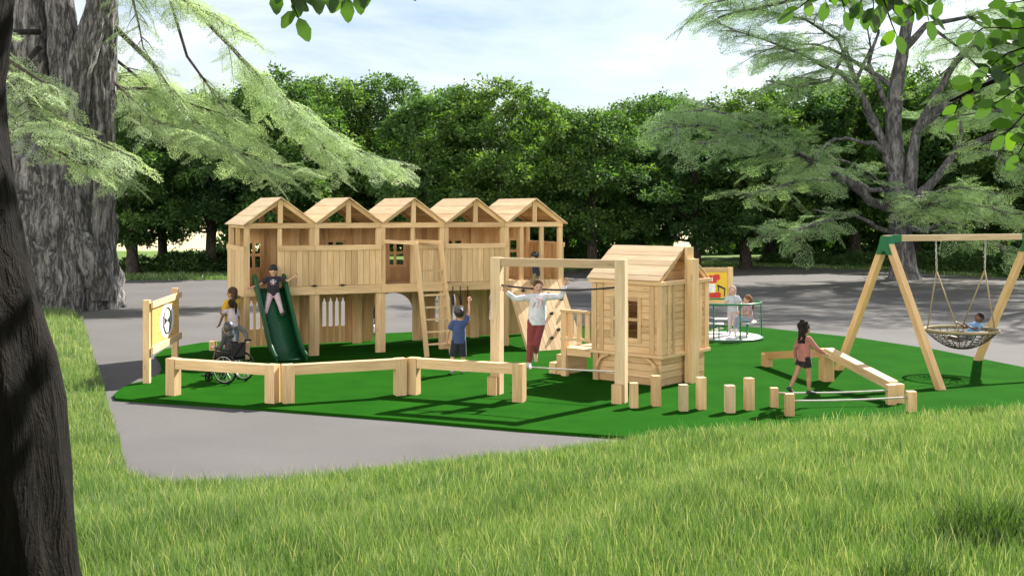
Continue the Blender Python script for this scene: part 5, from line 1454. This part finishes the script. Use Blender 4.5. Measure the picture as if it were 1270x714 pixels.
NEARL = leaf_mat('near_leaf', [(0.0, (.014, .042, .006)), (.5, (.026, .072, .010)), (1.0, (.055, .12, .018))], .45, (3.0, 2.8, .7), .025, .4)
def leafy(limb_paths, leaf_twigs, parent, org, llen=.085):
    m = MB()
    for P, r0, r1 in limb_paths: m.tube([Vector(p) - org for p in P], list(np.linspace(r0, r1, len(P))), 8)
    O, A, N, L, W, T_ = [], [], [], [], [], []
    for P in leaf_twigs:
        P = [Vector(p) - org for p in P]; m.tube(P, list(np.linspace(.006, .002, len(P))), 5)
        n = 0
        for a, b in zip(P[:-1], P[1:]):
            ln = (b - a).length; k = max(1, int(ln / .045)); d = (b - a).normalized()
            for j in range(k):
                c = a.lerp(b, (j + .5) / k); n += 1
                sd = d.cross(Vector((0, -1, .3))).normalized() * (1 if n % 2 else -1)
                O.append(c); A.append(sd * random.uniform(.7, 1) + d * random.uniform(.3, .7) + Vector((0, random.uniform(-.4, .4), random.uniform(-.55, -.05))))
                N.append(Vector((random.uniform(-.6, .6), -1 + random.uniform(-.2, .5), random.uniform(.2, 1)))); l = llen * random.uniform(.75, 1.2); L.append(l); W.append(l * random.uniform(.5, .66)); T_.append(random.random())
        O.append(P[-1]); A.append(P[-1] - P[-2]); N.append(Vector((0, -1, .3))); L.append(llen); W.append(llen * .55); T_.append(.5)
    f = lambda v: np.array([tuple(x) for x in v], float)
    m.build('limb', NBARK, parent)
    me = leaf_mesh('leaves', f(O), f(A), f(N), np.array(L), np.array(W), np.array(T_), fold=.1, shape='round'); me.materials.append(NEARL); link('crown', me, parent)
def n_(px, py, d): return at(px, py, d)
limbs = [([npnt(-60, -60), n_(120, -190, 4.6), n_(300, -130, 4.5), n_(480, -80, 4.5)], .10, .015)]
tw1 = [[n_(330, -110, 4.5), n_(352, -40, 4.5), n_(362, 4, 4.5), n_(370, 22, 4.5)], [n_(400, -100, 4.5), n_(392, -50, 4.5), n_(394, -14, 4.5)], [n_(430, -90, 4.5), n_(428, -40, 4.5), n_(430, -4, 4.5)], [n_(460, -84, 4.5), n_(445, -40, 4.5), n_(446, -14, 4.5)], [n_(478, -80, 4.5), n_(500, -50, 4.5), n_(506, -30, 4.5)], [n_(340, -110, 4.5), n_(346, -60, 4.5), n_(344, -14, 4.5)], [n_(380, -110, 4.5), n_(376, -50, 4.5), n_(372, -10, 4.5)], [n_(415, -90, 4.5), n_(412, -50, 4.5), n_(412, -16, 4.5)], [n_(460, -80, 4.5), n_(460, -50, 4.5), n_(456, -22, 4.5)]]
leafy(limbs, tw1, nt_, nb, .105)
def shade_canopy(n, lo, hi, parent, org):  # leaf masses kept out of view, added to block light
    lo, hi = np.array(lo), np.array(hi); c = (lo + hi) / 2; e = (hi - lo) / 2
    cl = unit(rng.normal(size=(n // 40, 3))) * rng.random((n // 40, 1)) ** .4 * e + c
    P = np.repeat(cl, 40, 0) + rng.normal(size=(n // 40 * 40, 3)) * .34 - np.array(org)
    A = unit(rng.normal(size=P.shape) + np.array([0, 0, -.3])); N = unit(rng.normal(size=P.shape) * .6 + np.array([0, 0, 1]))
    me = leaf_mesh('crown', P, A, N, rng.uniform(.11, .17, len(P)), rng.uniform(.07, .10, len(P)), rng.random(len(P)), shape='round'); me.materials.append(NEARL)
    link('crown', me, parent)
shade_canopy(20000, (-7, -1, 6.2), (4.2, 8.6, 9.0), nt_, nb)  # out-of-view crown, sized to shade the near trunk and hanging leaves
shade_canopy(14000, (-9, -4.5, 2.6), (-.9, 1.2, 6.4), nt_, nb)  # unseen low leaves added behind the camera, keep the bank's fill off the trunk
shade_canopy(7000, (-2, -7, 3.0), (5, -2.2, 6.4), nt_, nb)  # more unseen leaves behind the camera, added as a light blocker
# second near tree outside the right edge, limbs reaching in
rb_ = Vector((6.4, 5.2, 1.3))
rt_ = thing('overhanging_tree', 'round-leaved tree beyond the right edge, leafy twigs hanging into the top right corner', 'tree', rb_)
v, ii = noisy_tube([(0, 0, -.2), (0, 0, 1), (-.1, 0, 2.6), (-.3, .1, 4.5), (-.5, .1, 7)], [.40, .32, .28, .22, .12], 32, 60, 5, .05, 7)
me = np_mesh('trunk', v, 4, ii, smooth=True); me.materials.append(NBARK); link('trunk', me, rt_)
DL = 5.2
limbs = [([rb_ + Vector((-.1, 0, 2.9)), n_(1500, -60, DL), n_(1300, -70, DL), n_(1100, -50, DL), n_(1000, -40, DL)], .055, .012), ([rb_ + Vector((-.1, 0, 2.2)), n_(1500, 60, DL + .3), n_(1380, 70, DL + .3), n_(1270, 84, DL + .3), n_(1215, 108, DL + .3), n_(1178, 126, DL + .3)], .032, .005)]
tw2 = [[n_(1085, -48, DL), n_(1096, 0, DL), n_(1106, 30, DL), n_(1112, 44, DL)], [n_(1062, -46, DL), n_(1066, -10, DL), n_(1070, 12, DL)], [n_(1040, -44, DL), n_(1020, -14, DL), n_(996, 6, DL), n_(985, 14, DL)], [n_(1120, -52, DL), n_(1130, -15, DL), n_(1148, 10, DL), n_(1152, 26, DL)],
       [n_(1160, -55, DL), n_(1150, -20, DL), n_(1130, 8, DL)], [n_(1100, -50, DL), n_(1082, -10, DL), n_(1084, 16, DL)], [n_(1015, -40, DL), n_(1042, -8, DL), n_(1048, 14, DL)],
       [n_(1500, 20, DL), n_(1330, 20, DL), n_(1262, 36, DL), n_(1222, 34, DL), n_(1208, 42, DL)], [n_(1300, 50, DL), n_(1250, 66, DL), n_(1226, 84, DL)], [n_(1310, 100, DL), n_(1262, 110, DL), n_(1230, 132, DL)], [n_(1310, 130, DL + .3), n_(1270, 142, DL + .3), n_(1246, 168, DL + .3)],
       [n_(1215, 104, DL + .2), n_(1192, 120, DL + .2), n_(1184, 142, DL + .2)], [n_(1290, 70, DL), n_(1240, 92, DL), n_(1204, 98, DL)], [n_(1340, 56, DL + .2), n_(1290, 60, DL + .2), n_(1246, 54, DL + .2)], [n_(1330, 10, DL + .2), n_(1280, 0, DL + .2), n_(1250, 4, DL + .2)], [n_(1300, 150, DL), n_(1272, 176, DL), n_(1262, 192, DL)], [n_(1090, -50, DL), n_(1104, -20, DL), n_(1120, 6, DL)], [n_(1140, -55, DL), n_(1142, -25, DL), n_(1136, -4, DL)], [n_(1070, -48, DL), n_(1052, -20, DL), n_(1058, 0, DL)], [n_(1110, -50, DL + .2), n_(1118, -10, DL + .2), n_(1098, 14, DL + .2)], [n_(1040, -44, DL), n_(1028, -20, DL), n_(1024, 2, DL)], [n_(1180, -55, DL), n_(1172, -20, DL), n_(1166, 0, DL)], [n_(1320, 80, DL), n_(1280, 84, DL), n_(1250, 80, DL)], [n_(1320, 110, DL + .3), n_(1290, 124, DL + .3), n_(1258, 128, DL + .3)], [n_(1320, 30, DL + .2), n_(1290, 36, DL + .2), n_(1262, 22, DL + .2)]]
leafy(limbs, tw2, rt_, rb_, .096)
shade_canopy(8000, (4.2, 2.5, 5.6), (9, 8, 8.5), rt_, rb_)  # out-of-view leaves added to darken the upper hanging twigs
# ------------------------------------------------------------------ light, sky, camera
SUN = Vector((2.06, 2.26, 0)).normalized() * math.cos(RAD(41.5)) + Vector((0, 0, math.sin(RAD(41.5))))
sl = bpy.data.lights.new('sun', 'SUN'); sl.energy = 5.0; sl.angle = RAD(.5); sl.color = (1.0, .945, .86)
so = bpy.data.objects.new('sun', sl); COL.objects.link(so); so.rotation_euler = SUN.to_track_quat('Z', 'Y').to_euler(); so.location = (20, 20, 30)
w = bpy.data.worlds.new('World'); SC.world = w; w.use_nodes = True
nt = w.node_tree; nt.nodes.clear(); T = NT(nt)
out = nt.nodes.new('ShaderNodeOutputWorld')
sky = T.n('TexSky', sky_type='NISHITA'); sky.sun_disc = False; sky.sun_elevation = RAD(41.5); sky.sun_rotation = math.atan2(SUN.x, SUN.y); sky.air_density = 1.0; sky.dust_density = 1.2; sky.ozone_density = 1.2
tc = T.n('TexCoord')
mp = T.n('Mapping', ins={'Vector': tc.outputs['Generated'], 'Scale': (1.0, 1.0, 3.2)})
n1 = T.n('TexNoise', ins={'Vector': mp.outputs[0], 'Scale': 2.3, 'Detail': 8.0, 'Roughness': .6, 'Distortion': .3})
cl = T.ramp(n1.outputs[0], [(.42, (0, 0, 0)), (.68, (1, 1, 1))])
col = T.mix(T.math('MULTIPLY', cl, .75), sky.outputs[0], (11.0, 11.1, 11.4))
# unseen bright cloud bank added behind the camera to fill the shaded timber fronts
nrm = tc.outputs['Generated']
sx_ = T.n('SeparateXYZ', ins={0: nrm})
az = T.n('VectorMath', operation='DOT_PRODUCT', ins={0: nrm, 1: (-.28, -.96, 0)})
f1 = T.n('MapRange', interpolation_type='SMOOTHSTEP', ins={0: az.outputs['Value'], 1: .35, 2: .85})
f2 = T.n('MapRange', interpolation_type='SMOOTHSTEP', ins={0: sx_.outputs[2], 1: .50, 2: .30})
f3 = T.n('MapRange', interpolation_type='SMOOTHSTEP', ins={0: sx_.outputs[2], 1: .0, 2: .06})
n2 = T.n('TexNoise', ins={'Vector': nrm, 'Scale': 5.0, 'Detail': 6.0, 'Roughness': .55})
fill_puff = T.ramp(n2.outputs[0], [(.32, (.35, .35, .35)), (.55, (1, 1, 1))])
fb = T.math('MULTIPLY', T.math('MULTIPLY', T.math('MULTIPLY', f1.outputs[0], f2.outputs[0]), f3.outputs[0]), fill_puff)
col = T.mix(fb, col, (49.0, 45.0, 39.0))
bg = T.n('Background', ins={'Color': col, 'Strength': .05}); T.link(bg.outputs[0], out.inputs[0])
cam = bpy.data.cameras.new('camera'); cam.sensor_width = 36; cam.lens = 36 * F / 1270; cam.shift_y = -97 / 1270; cam.clip_start = .1; cam.clip_end = 4000
co = bpy.data.objects.new('camera', cam); COL.objects.link(co); co.location = (0, 0, H); co.rotation_euler = (PI / 2, 0, 0); SC.camera = co
SC.view_settings.view_transform = 'Standard'; SC.view_settings.look = 'None'; SC.view_settings.exposure = 1.45; SC.view_settings.gamma = 1
SC.view_settings.use_curve_mapping = False
SC.render.engine = 'CYCLES'; SC.cycles.max_bounces = 8; SC.cycles.transparent_max_bounces = 8; SC.cycles.use_denoising = True
